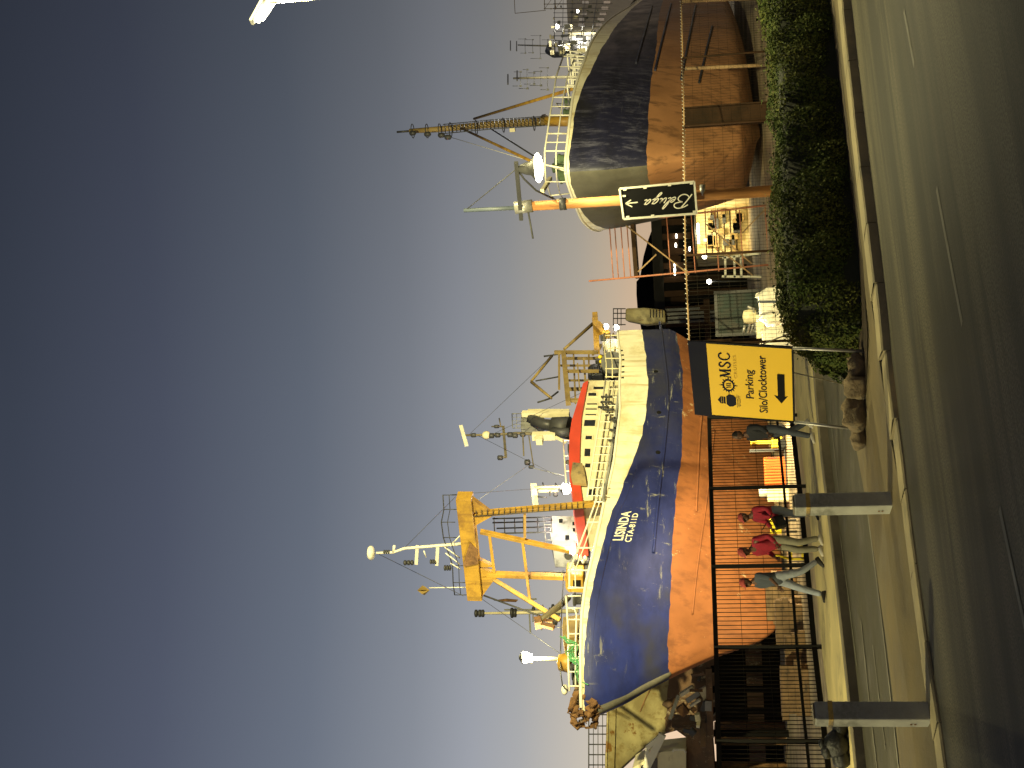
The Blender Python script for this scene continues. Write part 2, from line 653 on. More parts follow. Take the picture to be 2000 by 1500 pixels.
# ------------------------------------------------------------------ ground, roads
g = MB()
g.grid([[V((x, y, -.03)) for x in (-1500, -60, 0, 60, 1500)] for y in (-300, 0, 30, 60, 120, 3000)], False)
struct(g.build('ground', 'yard_concrete'))


def resample(pts, n):
    pts = [V(p) for p in pts]
    L = [0]
    for a, b in zip(pts, pts[1:]):
        L.append(L[-1] + (b - a).length)
    out = []
    for i in range(n):
        t = L[-1] * i / (n - 1)
        for k in range(len(pts) - 1):
            if t <= L[k + 1] + 1e-9:
                out.append(pts[k].lerp(pts[k + 1], (t - L[k]) / max(1e-9, L[k + 1] - L[k])))
                break
    return out


def smooth_line(pts, it=2):
    for _ in range(it):
        q = [pts[0]]
        for a, b in zip(pts, pts[1:]):
            q += [a.lerp(b, .25), a.lerp(b, .75)]
        q.append(pts[-1])
        pts = q
    return pts


NEAR = smooth_line([V((-22, 4.5, 0)), V((-9, 10.3, 0))] + [G(u, v) for u, v in ((0, 1853), (250, 1812), (500, 1778), (640, 1762), (750, 1745), (880, 1735), (1000, 1721), (1250, 1690), (1500, 1662))] + [V((9, 20.6, 0)), V((20, 25.5, 0)), V((45, 36, 0))])
FAR = smooth_line([V((-22, 6.5, 0)), V((-9, 12.6, 0))] + [G(u, v) for u, v in ((0, 1777), (87, 1771), (200, 1758), (333, 1738), (500, 1714), (553, 1705), (640, 1683))] + [V((1.5, 21.7, 0)), V((4, 23.6, 0)), V((8, 26, 0)), V((20, 31, 0)), V((45, 42, 0))])
SWN = smooth_line([V((-30, 8, 0)), V((-14, 15.5, 0))] + [G(u, v) for u, v in ((0, 1692), (200, 1670), (333, 1655), (500, 1635), (687, 1611))] + [V((3, 28, 0)), V((8, 31, 0)), V((20, 37, 0)), V((45, 48, 0))])
FEN = [V((-26, 12.5, 0)), V((-15, 19.6, 0))] + [G(u, v) for u, v in ((0, 1650), (200, 1622), (333, 1610), (500, 1593), (690, 1569))]
FENX = FEN + [V((3.5, 34.5, 0)), V((13.4, 42.5, 0)), V((30, 56, 0))]


def strip(a, b, n, z, cols=6):
    A, B = resample(a, n), resample(b, n)
    return [[A[i].lerp(B[i], j / cols) + V((0, 0, z)) for j in range(cols + 1)] for i in range(n)]


def offset_line(pts, d):
    out = []
    for i, p in enumerate(pts):
        t = (pts[min(i + 1, len(pts) - 1)] - pts[max(i - 1, 0)]).normalized()
        out.append(p + V((-t.y, t.x, 0)) * d)
    return out


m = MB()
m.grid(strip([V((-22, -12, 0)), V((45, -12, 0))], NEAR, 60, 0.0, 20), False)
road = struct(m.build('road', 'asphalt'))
m = MB()
m.grid(strip(FAR, SWN, 60, -.006, 8), False)
struct(m.build('far_road', 'asphalt_far'))
# raised island between the roads
KW = .42


def kerb_h(p):
    return lerp(.035, .135, min(1, max(0, (p.x + 1.5) / 2.5)))


KIN = offset_line(NEAR, KW)
m = MB()
rows = strip(KIN, FAR, 80, .125, 8)
for r in rows:
    for k in range(3):
        r[k].z = lerp(kerb_h(r[0]) - .008, .125, k / 3)
m.grid(rows, False)
A = resample(FAR, 80)
m.grid([[p + V((0, 0, .125)), p + V((0, 0, -.05))] for p in A], False)
struct(m.build('island_paving', 'paving'))
m = MB()
KN = resample(NEAR, 400)
acc = 0
seg = []
for i in range(len(KN) - 1):
    seg.append(i)
    acc += (KN[i + 1] - KN[i]).length
    if acc > .82 or i == len(KN) - 2:
        pts = [KN[k] for k in seg] + [KN[i + 1]]
        if len(pts) > 1:
            ins = offset_line(pts, KW)
            t0 = (pts[1] - pts[0]).normalized() * .012
            pts[0] = pts[0] + t0
            ins[0] = ins[0] + t0
            hz = kerb_h(pts[0]) + random.uniform(-.006, .006)
            m.grid([[p + V((0, 0, -.05)), p + V((0, 0, hz - .02)), p.lerp(q, .05) + V((0, 0, hz)), q + V((0, 0, hz)), q + V((0, 0, 0))] for p, q in zip(pts, ins)], False)
            for a_, b_ in ((pts[0], ins[0]), (pts[-1], ins[-1])):
                m.poly([a_ + V((0, 0, -.05)), a_ + V((0, 0, hz - .02)), b_ + V((0, 0, hz)), b_])
        acc = 0
        seg = []
struct(m.build('kerb', 'kerb_stone'))
# far pavement along the yard fence
m = MB()
SI = offset_line(SWN, .3)
m.grid(strip(SI, FENX, 80, .15, 4), False)
struct(m.build('pavement', 'sidewalk_concrete'))
m = MB()
A = resample(SWN, 120)
B = offset_line(A, .3)
m.grid([[p + V((0, 0, -.05)), p + V((0, 0, .14)), p.lerp(q, .08) + V((0, 0, .157)), q + V((0, 0, .157)), q] for p, q in zip(A, B)], False)
struct(m.build('pavement_kerb', 'kerb_dark'))


def line_mark(pix, wd, z, name='road_marking'):
    pts = resample(smooth_line([G(u, v) for u, v in pix], 1), 12)
    L, Rr = offset_line(pts, wd / 2), offset_line(pts, -wd / 2)
    q = MB()
    q.grid([[a + V((0, 0, z)), b + V((0, 0, z))] for a, b in zip(L, Rr)], False)
    return struct(q.build(name, 'road_paint'))


line_mark([(500, 1695), (333, 1717), (200, 1733), (60, 1749), (-40, 1760)], .09, .006)
line_mark([(287, 1682), (130, 1698), (3, 1713), (-60, 1720)], .10, .006)
line_mark([(240, 1705), (130, 1718), (37, 1730)], .05, .006)
line_mark([(457, 1641), (330, 1658), (200, 1674)], .07, .006)
line_mark([(690, 1622), (600, 1632), (520, 1640)], .05, .006)
line_mark([(507, 1953), (400, 1976), (287, 2000), (150, 2030)], .08, .004)
line_mark([(1133, 1830), (1003, 1854), (867, 1880)], .08, .004)
line_mark([(1480, 1766), (1373, 1786)], .08, .004)

# ------------------------------------------------------------------ yard fence (left run)
FL = FEN
lens = [0]
for a, b in zip(FL, FL[1:]):
    lens.append(lens[-1] + (b - a).length)


def on_fence(u):
    """point of the fence base whose picture column is u"""
    best = None
    P = resample(FL, 600)
    for p in P:
        q = p - V((0, 0, H))
        d = q.dot(AD)
        if d < 1:
            continue
        uu = 750 + f * q.dot(AR) / d
        if best is None or abs(uu - u) < best[0]:
            best = (abs(uu - u), p)
    return best[1]


FH = 2.36
fence = thing('steel_fence', 'black steel fence with thin upright bars, running left from the yellow sign', 'fence', FL[-3])
fposts = [on_fence(u) for u in (692, 550, 395, 237, 50)]
last = fposts[-1]
dr = (fposts[-1] - fposts[-2]).normalized()
fposts += [last + dr * 2.6, last + dr * 5.2]
o0 = V(FL[-3])
for p in fposts:
    MB().box(p - o0 + V((0, 0, FH / 2 + .05)), (.085, .085, FH)).build('post', 'black_steel', fence)
for a, b in zip(fposts, fposts[1:]):
    a, b = a - o0, b - o0
    for z, t in ((FH, .10), (.66, .06), (.30, .11)):
        MB().beam(a + V((0, 0, z)), b + V((0, 0, z)), .05, t).build('rail', 'black_steel', fence)
    n = int((b - a).length / .105)
    q = MB()
    for k in range(1, n):
        p = a.lerp(b, k / n)
        q.beam(p + V((0, 0, .34)), p + V((0, 0, FH)), .015, .015)
    for z in (1.25, 1.8):
        q.beam(a + V((0, .02, z)), b + V((0, .02, z)), .01, .01)
    q.build('bar_panel', 'fence_wire', fence)

# right run: finer, taller mesh
RF = [W(833, 1500, 33.6), W(1010, 1500, 35.2), W(1130, 1500, 36.6), W(1265, 1500, 38.4), W(1400, 1500, 40.4), W(1545, 1500, 42.8)]
RF = [V((p.x, p.y, 0)) for p in RF]
rfence = thing('mesh_fence', 'tall brownish wire mesh fence behind the hedge, under the dark hull', 'fence', RF[2])
o0 = RF[2]
hs = [2.05 + (1400.5 - 1345) * 33.6 / 2500, 2.84, 2.83, 2.80, 2.80, 2.80]
for p, h in zip(RF, hs):
    MB().tube(p - o0, p - o0 + V((0, 0, h)), .035).build('post', 'shed_brown', rfence)
for a, b, ha, hb in zip(RF, RF[1:], hs, hs[1:]):
    a, b = a - o0, b - o0
    MB().tube(a + V((0, 0, ha)), b + V((0, 0, hb)), .022, n=6).build('rail', 'timber', rfence)
    q = MB()
    n = int((b - a).length / .12)
    for k in range(1, n):
        p = a.lerp(b, k / n)
        q.beam(p, p + V((0, 0, lerp(ha, hb, k / n))), .006, .006)
    for k in range(1, 10):
        q.beam(a + V((0, 0, ha * k / 10)), b + V((0, 0, hb * k / 10)), .006, .006)
    q.build('wire_panel', 'fence_wire', rfence)
# barbs along the top
q = MB()
for a, b, ha, hb in zip(RF, RF[1:], hs, hs[1:]):
    n = int((b - a).length / .16)
    for k in range(n):
        p = a.lerp(b, k / n) - o0 + V((0, 0, lerp(ha, hb, k / n)))
        q.beam(p + V((-.03, 0, -.03)), p + V((.03, 0, .05)), .014, .014)
q.build('barbed_strand', 'galvanised', rfence)

# ------------------------------------------------------------------ bollards
def bollard(u, vt, vb, label):
    p = G(u, vb, .125)
    hgt = H - .125 and (vb - vt) * p.y / f * 1.0
    t = thing('bollard', label, 'bollard', (p.x, p.y, .12), 'square concrete bollards on the island', R_(38))
    sgn = .205
    m = MB()
    m.box((0, 0, hgt / 2 - .06), (sgn, sgn, hgt + .12))
    m.build('post', 'bollard_paint', t, bevel=.015)
    MB().box((0, 0, hgt - .16), (sgn + .008, sgn + .008, .05)).build('band', 'bollard_band', t, bevel=.003)
    mm = MB()
    mm.box((0, 0, hgt + .008), (sgn - .03, sgn - .03, .02))
    mm.build('cap', 'kerb_dark', t, bevel=.004)
    q = MB()
    for z in (.06, .10):
        q.tube((-.105, .02, z), (-.11, .02, z), .012)
    q.build('bolt', 'rust_steel', t)


bollard(105, 1602, 1796, 'left square concrete bollard with a tan band, near the black refuse bag')
bollard(518, 1560, 1731, 'right square concrete bollard with a tan band, in front of a walker in red')

# ------------------------------------------------------------------ yellow parking sign
YL, YR = 18.5, 17.75
TL, TR, BR, BL = W(688, 1391, YL), W(831, 1379, YR), W(820, 1548, YR), W(676, 1551, YL)
HL, HR = W(689, 1357, YL), W(833, 1343, YR)
HL = TL + (TL - BL) * ((HL - TL).length / (TL - BL).length)
HR = TR + (TR - BR) * ((HR - TR).length / (TR - BR).length)
sorg = V(((BL.x + BR.x) / 2, (BL.y + BR.y) / 2, .125))
sgn = thing('parking_sign', 'yellow parking direction sign with black arrow and dark header on thin legs', 'sign', sorg)
nrm = (BR - BL).cross(TL - BL).normalized()
if nrm.y > 0:
    nrm = -nrm


def sp(a, b, off=0.0):
    """sign face: a across from left, b down from the top of the yellow field"""
    p = TL.lerp(TR, a).lerp(BL.lerp(BR, a), b)
    return p + nrm * off - sorg


m = MB()
m.prism([sp(0, 0), sp(1, 0), sp(1, 1), sp(0, 1)], -nrm * .02)
m.build('panel', 'sign_yellow', sgn)
m = MB()
m.prism([sp(-.012, -.002, .004), sp(1.012, -.002, .004), HR - sorg + nrm * .004, HL - sorg + nrm * .004], -nrm * .03)
m.build('header_board', 'sign_navy', sgn)
m = MB()
for a, b in (((0, 0), (0, 1)), ((1, 0), (1, 1)), ((0, 1), (1, 1))):
    m.beam(sp(*a) - nrm * .012, sp(*b) - nrm * .012, .03, .03, nrm)
m.build('frame', 'black_steel', sgn)
ft1, ft2 = G(812, 1677, .125), G(666, 1668, .125)
MB().tube(BR - sorg, V((ft1.x, BR.y, .1)) - sorg, .021).build('leg', 'galvanised', sgn)
MB().tube(BL - sorg, V((ft2.x, BL.y, .1)) - sorg, .021).build('leg', 'galvanised', sgn)
MB().tube(sp(.68, .9, -.03), G(748, 1652, .125) - sorg, .010).build('strut', 'galvanised', sgn)
MB().tube(sp(.98, .6, -.03), G(897, 1664, .125) - sorg, .010).build('strut', 'galvanised', sgn)


def sign_text(s, a0, a1, b_top, b_base, mat, name, bold=.012, spacing=1.0, skew=0.0):
    pts, fs = fit_text(s, bold, spacing)
    q = MB()
    q.add([sp(lerp(a0, a1, x), lerp(b_base, b_top, y) + skew * x, .004) for x, y in pts], fs)
    return q.build(name, mat, sgn)


sign_text('Parking', .285, .675, .43, .525, 'sign_navy', 'lettering', .010)
sign_text('Silo/Clocktower', .10, .875, .585, .685, 'sign_navy', 'lettering', .010)
sign_text('CRUISES', .545, .855, .302, .338, 'sign_faded', 'lettering', .0, 1.25)
# left arrow
q = MB()
q.poly([sp(a, b, .004) for a, b in ((.245, .855), (.355, .768), (.343, .812), (.645, .812), (.645, .898), (.343, .898), (.355, .935))])
q.build('arrow', 'sign_black', sgn)


def stroke(q, pts, w0, w1, fn):
    """thick pen stroke through 2-D pts"""
    P = [V((x, y, 0)) for x, y in pts]
    P = smooth_line(P, 2) if len(P) > 2 else P
    n = len(P)
    rows = []
    for i, p in enumerate(P):
        t = (P[min(i + 1, n - 1)] - P[max(i - 1, 0)]).normalized()
        s_ = V((-t.y, t.x, 0)) * (lerp(w0, w1, i / (n - 1)) / 2)
        rows.append([fn(p + s_), fn(p - s_)])
    q.grid(rows, False)


q = MB()
fn = lambda p: sp(p.x, p.y, .004)
# M S C with serifs
for pts, w0, w1 in (([(.555, .262), (.572, .135)], .009, .009), ([(.568, .135), (.605, .255)], .024, .024), ([(.605, .255), (.640, .135)], .010, .010),
                    ([(.640, .135), (.648, .262)], .024, .024), ([(.540, .262), (.572, .262)], .008, .008), ([(.630, .262), (.668, .262)], .008, .008),
                    ([(.548, .135), (.578, .135)], .008, .008), ([(.632, .135), (.662, .135)], .008, .008)):
    stroke(q, pts, w0, w1, fn)
stroke(q, [(.752, .165), (.745, .138), (.715, .133), (.694, .150), (.700, .180), (.735, .205), (.757, .232), (.742, .260), (.710, .265), (.688, .245), (.687, .228)], .020, .020, fn)
stroke(q, [(.872, .170), (.868, .145), (.835, .132), (.800, .148), (.785, .198), (.800, .248), (.835, .266), (.868, .252), (.878, .232)], .022, .014, fn)
q.build('lettering', 'sign_navy', sgn)
q = MB()
ca, cb = .445, .228
asp = 1.16
ring = lambda r, k, n: sp(ca + r * math.cos(2 * math.pi * k / n), cb + r / asp * math.sin(2 * math.pi * k / n), .004)
N = 32
q.add([ring(r, k, N) for r in (.062, .082) for k in range(N)], [(k, (k + 1) % N, N + (k + 1) % N, N + k) for k in range(N)])
for k in range(16):
    L = .135 if k % 4 == 0 else (.115 if k % 2 == 0 else .10)
    c_ = 2 * math.pi * k / 16
    q.poly([sp(ca + .080 * math.cos(c_ - .12), cb + .080 / asp * math.sin(c_ - .12), .004), sp(ca + L * math.cos(c_), cb + L / asp * math.sin(c_), .004),
            sp(ca + .080 * math.cos(c_ + .12), cb + .080 / asp * math.sin(c_ + .12), .004)])
for dx in (-.025, 0, .025):
    stroke(q, [(ca + dx - .01, cb - .03), (ca + dx, cb), (ca + dx + .004, cb + .03)], .010, .010, fn)
q.build('compass_emblem', 'sign_navy', sgn)
q = MB()
tx = .235
for poly in ([(tx, .085), (tx + .055, .125), (tx - .055, .125)], [(tx - .05, .131), (tx + .05, .131), (tx + .046, .150), (tx - .046, .150)],
             [(tx - .045, .156), (tx + .045, .156), (tx + .05, .178), (tx - .05, .178)],
             [(tx - .055, .190), (tx + .055, .190), (tx + .085, .225), (tx + .078, .270), (tx + .05, .306), (tx - .05, .306), (tx - .078, .270), (tx - .085, .225)]):
    q.poly([sp(a, b, .004) for a, b in poly])
for b, w_ in ((.322, .09), (.340, .08), (.356, .07)):
    stroke(q, [(tx - w_, b), (tx - w_ / 2, b - .004), (tx, b + .003), (tx + w_ / 2, b - .003), (tx + w_, b)], .005, .005, fn)
q.build('clock_tower_emblem', 'sign_navy', sgn)


# ------------------------------------------------------------------ sandbags round the sign
def sack(u, v, w_, d_, h_, rz, seed, label):
    rnd = random.Random(seed)
    p = G(u, v, .125)
    m = MB()
    nu, nv = 28, 16
    rows = []
    ph = [rnd.uniform(0, 6.28) for _ in range(6)]
    for i in range(nv + 1):
        row = []
        for j in range(nu + 1):
            a = 2 * math.pi * j / nu
            b = -math.pi / 2 + math.pi * i / nv
            ca_, sa_ = math.cos(a), math.sin(a)
            ex = .62
            X = math.copysign(abs(ca_) ** ex, ca_) * math.cos(b) ** .6
            Y = math.copysign(abs(sa_) ** ex, sa_) * math.cos(b) ** .6
            Z = math.sin(b)
            k = 1 + .10 * math.sin(3 * a + ph[0] + 2 * b) + .07 * math.sin(5 * a + ph[1]) + .06 * math.sin(4 * b + ph[2] + a)
            fold = .12 * math.sin(2.2 * X * 3 + ph[3]) * math.cos(Y * 3 + ph[4])
            row.append(V((X * w_ / 2 * k, Y * d_ / 2 * k, max(0, (Z * .5 + .46) * h_ * (1 + fold)))))
        rows.append(row)
    m.grid(rows)
    o = m.build('sandbag', 'sack', None)
    o.location = (p.x, p.y, .122)
    o.rotation_euler = (0, 0, rz)
    return tag(o, label, 'sandbag', 'sandbags weighing down the parking sign')


sack(692, 1690, .48, .34, .31, .2, 1, 'plump brown sandbag at the left leg of the yellow sign, darkest side to the left')
sack(748, 1690, .38, .32, .29, -.3, 2, 'brown sandbag in the middle of the row, right below the sign arrow')
sack(785, 1688, .33, .28, .22, .4, 3, 'low brown sandbag between the middle sack and the right sign leg')
sack(818, 1676, .26, .30, .24, -.2, 4, 'small upright sandbag at the foot of the right sign leg')
sack(865, 1668, .46, .26, .19, .15, 5, 'flat slumped sandbag farthest right, half under the hedge')
sack(645, 1690, .30, .30, .20, .1, 6, 'small pale sandbag leftmost of the row, beside the island kerb')

# ------------------------------------------------------------------ hedge
def hedge_mesh():
    rnd = random.Random(3)
    front = [G(u, v, .13) for u, v in ((770, 1672), (850, 1684), (920, 1684), (1000, 1679), (1120, 1664), (1250, 1650), (1380, 1636), (1500, 1622))]
    front = front + [V((8.5, 23.4, .13)), V((12, 25.2, .13))]
    front = resample(smooth_line(front, 1), 120)
    back = offset_line(front, 1.55)
    n = len(front)
    tot = (front[-1] - front[0]).length
    lv, lf = [], []

    def leaf(p, nrm_, s_):
        t = V((rnd.gauss(0, 1), rnd.gauss(0, 1), rnd.gauss(0, 1)))
        nn_ = (nrm_ + t * .55).normalized()
        a = nn_.cross(V((rnd.gauss(0, 1), rnd.gauss(0, 1), rnd.gauss(0, 1)))).normalized()
        b = nn_.cross(a)
        o = len(lv)
        lv.extend([p - a * s_ * .5, p + b * s_ * .28, p + a * s_ * .5, p - b * s_ * .28])
        lf.append((o, o + 1, o + 2, o + 3))

    def lump(x, y):
        return .06 * math.sin(x * 2.1 + y) + .05 * math.sin(x * 5.3 + 1.3 * y + 1) + .035 * math.sin(x * 11.7 + 2)

    def top(i):
        s_ = i / n * tot
        z = .93 + .06 * math.sin(s_ * .7)
        return z * min(1, .55 + s_ / 1.6)
    for k in range(78000):
        fi = rnd.random() ** 1.15 * (n - 1.001)
        i = int(fi)
        fr_ = fi - i
        F0, B0 = front[i].lerp(front[i + 1], fr_), back[i].lerp(back[i + 1], fr_)
        t = rnd.random()
        zt = top(fi)
        s_ = fi / n * tot
        if rnd.random() < .55:        # front face
            zz = rnd.random()
            bulge = .16 * math.sin(math.pi * min(1, zz * 1.1)) - .10 + lump(s_, zz * 4)
            dep = max(0, rnd.gauss(.05, .09))
            p = F0.lerp(B0, (-bulge + dep) / 1.55) + V((0, 0, zz * (zt + lump(s_, 7))))
            nr = (F0 - B0).normalized() + V((0, 0, .3))
        else:
            q = t ** .8
            p = F0.lerp(B0, q)
            edge = 1 - (2 * q - 1) ** 8 * .12
            p = p + V((0, 0, (zt + lump(s_, q * 3)) * edge - max(0, rnd.gauss(.02, .07)) + (.10 if rnd.random() < .03 else 0)))
            nr = V((0, -.15, 1))
        leaf(p, nr.normalized(), rnd.uniform(.03, .065))
    # loose sprigs standing up on the right half
    sv = []
    for k in range(46):
        i = rnd.randrange(50, n)
        q = rnd.uniform(.05, .95)
        p = front[i].lerp(back[i], q) + V((0, 0, top(i)))
        hgt = rnd.uniform(.10, .32) * (1.0 if i > 75 else .6)
        d = V((rnd.uniform(-.25, .25), rnd.uniform(-.2, .2), 1)).normalized()
        sv.append((p, p + d * hgt))
        for j in range(int(hgt * 110)):
            pp = p + d * (hgt * rnd.random()) + V((rnd.gauss(0, .03), rnd.gauss(0, .03), 0))
            leaf(pp, V((rnd.gauss(0, 1), rnd.gauss(0, 1), .5)).normalized(), rnd.uniform(.04, .08))
    # cut left end
    for k in range(2600):
        t = rnd.random()
        p = front[0].lerp(back[0], t)
        d = (front[0] - front[3]).normalized()
        zz = rnd.random()
        p = p + d * (.22 * math.sin(math.pi * zz) * math.sin(math.pi * t) + lump(t * 5, zz * 5) * .8 - max(0, rnd.gauss(0, .06))) + V((0, 0, zz * top(0) * 1.0))
        leaf(p, (d + V((0, 0, .3))).normalized(), rnd.uniform(.035, .085))
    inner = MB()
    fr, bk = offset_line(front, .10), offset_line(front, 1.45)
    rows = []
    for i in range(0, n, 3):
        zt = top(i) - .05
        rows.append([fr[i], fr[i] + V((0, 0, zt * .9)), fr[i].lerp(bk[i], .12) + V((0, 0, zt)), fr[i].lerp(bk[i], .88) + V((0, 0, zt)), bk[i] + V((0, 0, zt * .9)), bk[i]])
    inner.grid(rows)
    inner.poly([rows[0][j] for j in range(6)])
    return lv, lf, inner, sv, front[40]


m_, nt_, b_ = nodes('leaf')
oi = nn(nt_, 'ShaderNodeNewGeometry')
cl = mixc(nt_, oi.outputs['Random Per Island'], (.020, .030, .007), (.105, .110, .022))
big = noise(nt_, 1.6)
cl = mixc(nt_, ramp(nt_, big, .35, .7), cl, (.035, .062, .014))
nt_.links.new(cl, b_.inputs['Base Color'])
b_.inputs['Roughness'].default_value = .8
b_.inputs['Specular IOR Level'].default_value = .12
MATS['leaf'] = m_
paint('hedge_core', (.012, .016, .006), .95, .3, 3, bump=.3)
lv, lf, inner, sv, ho = hedge_mesh()
hd = thing('hedge', 'long clipped dark green hedge behind the kerb, brighter along its top', 'hedge', (ho.x, ho.y, .125))
o0 = V((ho.x, ho.y, .125))
q = MB()
q.add([p - o0 for p in lv], lf)
q.build('foliage', 'leaf', hd)
inner.v = [p - o0 for p in inner.v]
for a, b in sv:
    inner.tube(a - o0 - V((0, 0, .1)), b - o0, .005, .003, 4)
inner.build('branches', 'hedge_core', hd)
m = MB()
bed = [G(u, v, .131) for u, v in ((650, 1688), (760, 1692), (850, 1694), (1000, 1684), (1250, 1656), (1500, 1628))]
bb = offset_line(bed, 2.0)
m.grid([[a, a.lerp(b, .5), b] for a, b in zip(bed, bb)], False)
struct(m.build('planting_bed', 'soil'))

# blue stake in the hedge
p0, p1 = W(908, 1600, 20.6), W(911, 1478, 20.6)
MB_ = MB()
MB_.tube((0, 0, 0), p1 - V((p0.x, p0.y, .125)), .02)
o = MB_.build('marker_stake', 'slate_pole')
o.location = (p0.x, p0.y, .125)
tag(o, 'thin dark blue stake standing up through the hedge before the white bulk bags', 'stake')

# black bag at fence foot
m = MB()
rnd = random.Random(5)
for c, r, sc_ in (((0, 0, .20), .24, (1.0, .8, .9)), ((.28, .0, .12), .17, (1.2, .9, .8)), ((-.22, .02, .14), .17, (1, .9, .9)), ((.02, 0, .44), .07, (1.3, 1, .8)), ((-.10, 0, .37), .12, (1.2, .9, .8))):
    m.sph(c, r, sc_, 16, 10, jit=.07)
pb = G(45, 1658, .15)
o = m.build('refuse_bag', 'black_plastic')
o.location = (pb.x, pb.y, .15)
o.rotation_euler = (0, 0, .4)
tag(o, 'slumped black plastic refuse bag on the pavement by the far left fence post', 'bag')

# ------------------------------------------------------------------ ships
class Ship:
    """local axes: x forward, y to port, z up; the empty stands under the forefoot"""

    def __init__(s, name, label, origin, phi, stem, B, Ldeck, Llow, bil=1.7, vee=False):
        s.o = V(origin)
        s.h = V((-math.sin(phi), -math.cos(phi), 0))
        s.n = V((-s.h.y, s.h.x, 0))
        s.root = thing(name, label, 'fishing boat', s.o, 'fishing boats hauled out in the yard', math.atan2(s.h.y, s.h.x))
        s.B, s.Ld, s.Ll, s.bil, s.vee = B, Ldeck, Llow, bil, vee
        pr = [s.pt(u, v, 0) for u, v in stem]
        pr.sort(key=lambda p: p.z)
        s.stem = [(p.z, p.x) for p in pr]
        s.zt = pr[-1].z
        s.xe = -26.0

    def loc(s, P):
        q = P - s.o
        return V((q.dot(s.h), q.dot(s.n), q.z))

    def world(s, p):
        return s.o + s.h * p[0] + s.n * p[1] + V((0, 0, p[2]))

    def pt(s, u, v, y):
        r = ray(u, v)
        c = V((0, 0, H)) - s.o
        t = (y - c.dot(s.n)) / r.dot(s.n)
        return s.loc(V((0, 0, H)) + r * t)

    def px(s, u, v, x):
        r = ray(u, v)
        c = V((0, 0, H)) - s.o
        t = (x - c.dot(s.h)) / r.dot(s.h)
        return s.loc(V((0, 0, H)) + r * t)

    def xs(s, z):
        st = s.stem
        if z > st[-1][0]:
            (z0, x0), (z1, x1) = st[-2], st[-1]
            return x1 + (x1 - x0) / (z1 - z0) * (z - z1)
        return interp(st, z)

    def hb(s, x, z):
        d = max(0.0, s.xs(z) - x)
        k = min(1, max(0, z / max(.1, s.zt)))
        Le = lerp(s.Ll, s.Ld, k ** 1.3)
        zz = min(1, max(0, z) / s.bil)
        Bz = s.B * (.06 + .94 * (1 - (1 - zz) ** 2.4) ** .55)
        if s.vee:                      # deep vee bottom
            Bz = s.B * (.06 + .94 * (1 - (1 - zz) ** 1.7) ** .85)
        e = 1 - math.exp(-d / Le)
        y = Bz * e + .16 * min(1, math.sqrt(d / .25)) * (1 - e)
        t = max(0, (s.xe + 7 - x) / 7)
        y *= 1 - (.10 + .5 * (1 - min(1, z / 4.0))) * t * t
        return max(.0, y)

    def solve(s, u, v, fun, a=30, b=110):
        r = ray(u, v)
        c = V((0, 0, H))

        def g_(t):
            p = s.loc(c + r * t)
            return p.y - fun(p.x, p.z)
        n = 320
        prev = None
        for i in range(n + 1):
            t = lerp(a, b, i / n)
            p = s.loc(c + r * t)
            if p.x > s.xs(max(p.z, 0)) + .001:
                prev = None
                continue
            val = p.y - fun(p.x, p.z)
            if prev is not None and prev[1] > 0 >= val:
                lo, hi = prev[0], t
                for _ in range(30):
                    m_ = (lo + hi) / 2
                    if g_(m_) > 0:
                        lo = m_
                    else:
                        hi = m_
                return s.loc(c + r * hi)
            if prev is None and val <= 0:
                return p
            prev = (t, val)
        return None

    def on(s, u, v):
        return s.solve(u, v, s.hb)

    def gun(s, u, v, k=.97):
        return s.solve(u, v, lambda x, z: s.hb(x, interp(s.ztop, x)) * k)

    def table(s, pix):
        t = []
        for u, v in pix:
            p = s.on(u, v)
            if p is not None:
                t.append((p.x, p.z))
        t.sort()
        return t

    def shell(s, lo, hi, nlev, side, jag=0.0, nst=90):
        rows = []
        L = s.stem[-1][1] - s.xe
        rnd = random.Random(4)
        jit = [rnd.uniform(-jag, jag) for _ in range(nst + 1)]
        for j in range(nst + 1):
            d = L * (j / nst) ** 1.9
            row = []
            for i in range(nlev + 1):
                t = i / nlev
                x = s.stem[len(s.stem) // 2][1] - d
                for _ in range(6):
                    z = lerp(lo(x), hi(x), t) + (jit[j] if i in s._jl else 0)
                    x = max(s.xe, s.xs(z) - d)
                row.append(V((x, side * s.hb(x, z), z)))
            rows.append(row)
        return rows

    def hull(s, top, mid, wl, mats, parts=('hull_bottom', 'hull_topside', 'bulwark')):
        s.ztop, s.zmid, s.zwl = top, mid, wl
        ft, fm, fw = (lambda x: interp(top, x)), (lambda x: interp(mid, x)), (lambda x: interp(wl, x))
        for nm, lo, hi, nl, mt, jl in ((parts[0], lambda x: .0, fw, 16, mats[0], (16,)), (parts[1], fw, fm, 12, mats[1], (0, 12)), (parts[2], fm, ft, 3, mats[2], (0,))):
            m = MB()
            for side in (1, -1):
                s._jl = jl
                if isinstance(mt, tuple):
                    if side == 1:
                        MB().grid(s.shell(lo, hi, nl, side, .022)).build(nm, mt[0], s.root)
                    else:
                        MB().grid([r[::-1] for r in s.shell(lo, hi, nl, side, .022)]).build(nm, mt[1], s.root)
                    continue
                rr = s.shell(lo, hi, nl, side, .022)
                m.grid(rr if side == 1 else [r[::-1] for r in rr])
            if not isinstance(mt, tuple):
                m.build(nm, mt, s.root)
        # deck, gunwale, transom
        s._jl = ()
        xs_ = [lerp(s.xe, s.xs(top[-1][1]) - .05, i / 60) for i in range(61)]
        m = MB()
        m.grid([[V((x, -s.hb(x, fm(x)) * .99, fm(x) - .25)), V((x, 0, fm(x) - .2)), V((x, s.hb(x, fm(x)) * .99, fm(x) - .25))] for x in xs_], False)
        m.build('deck', 'hull_brown', s.root)
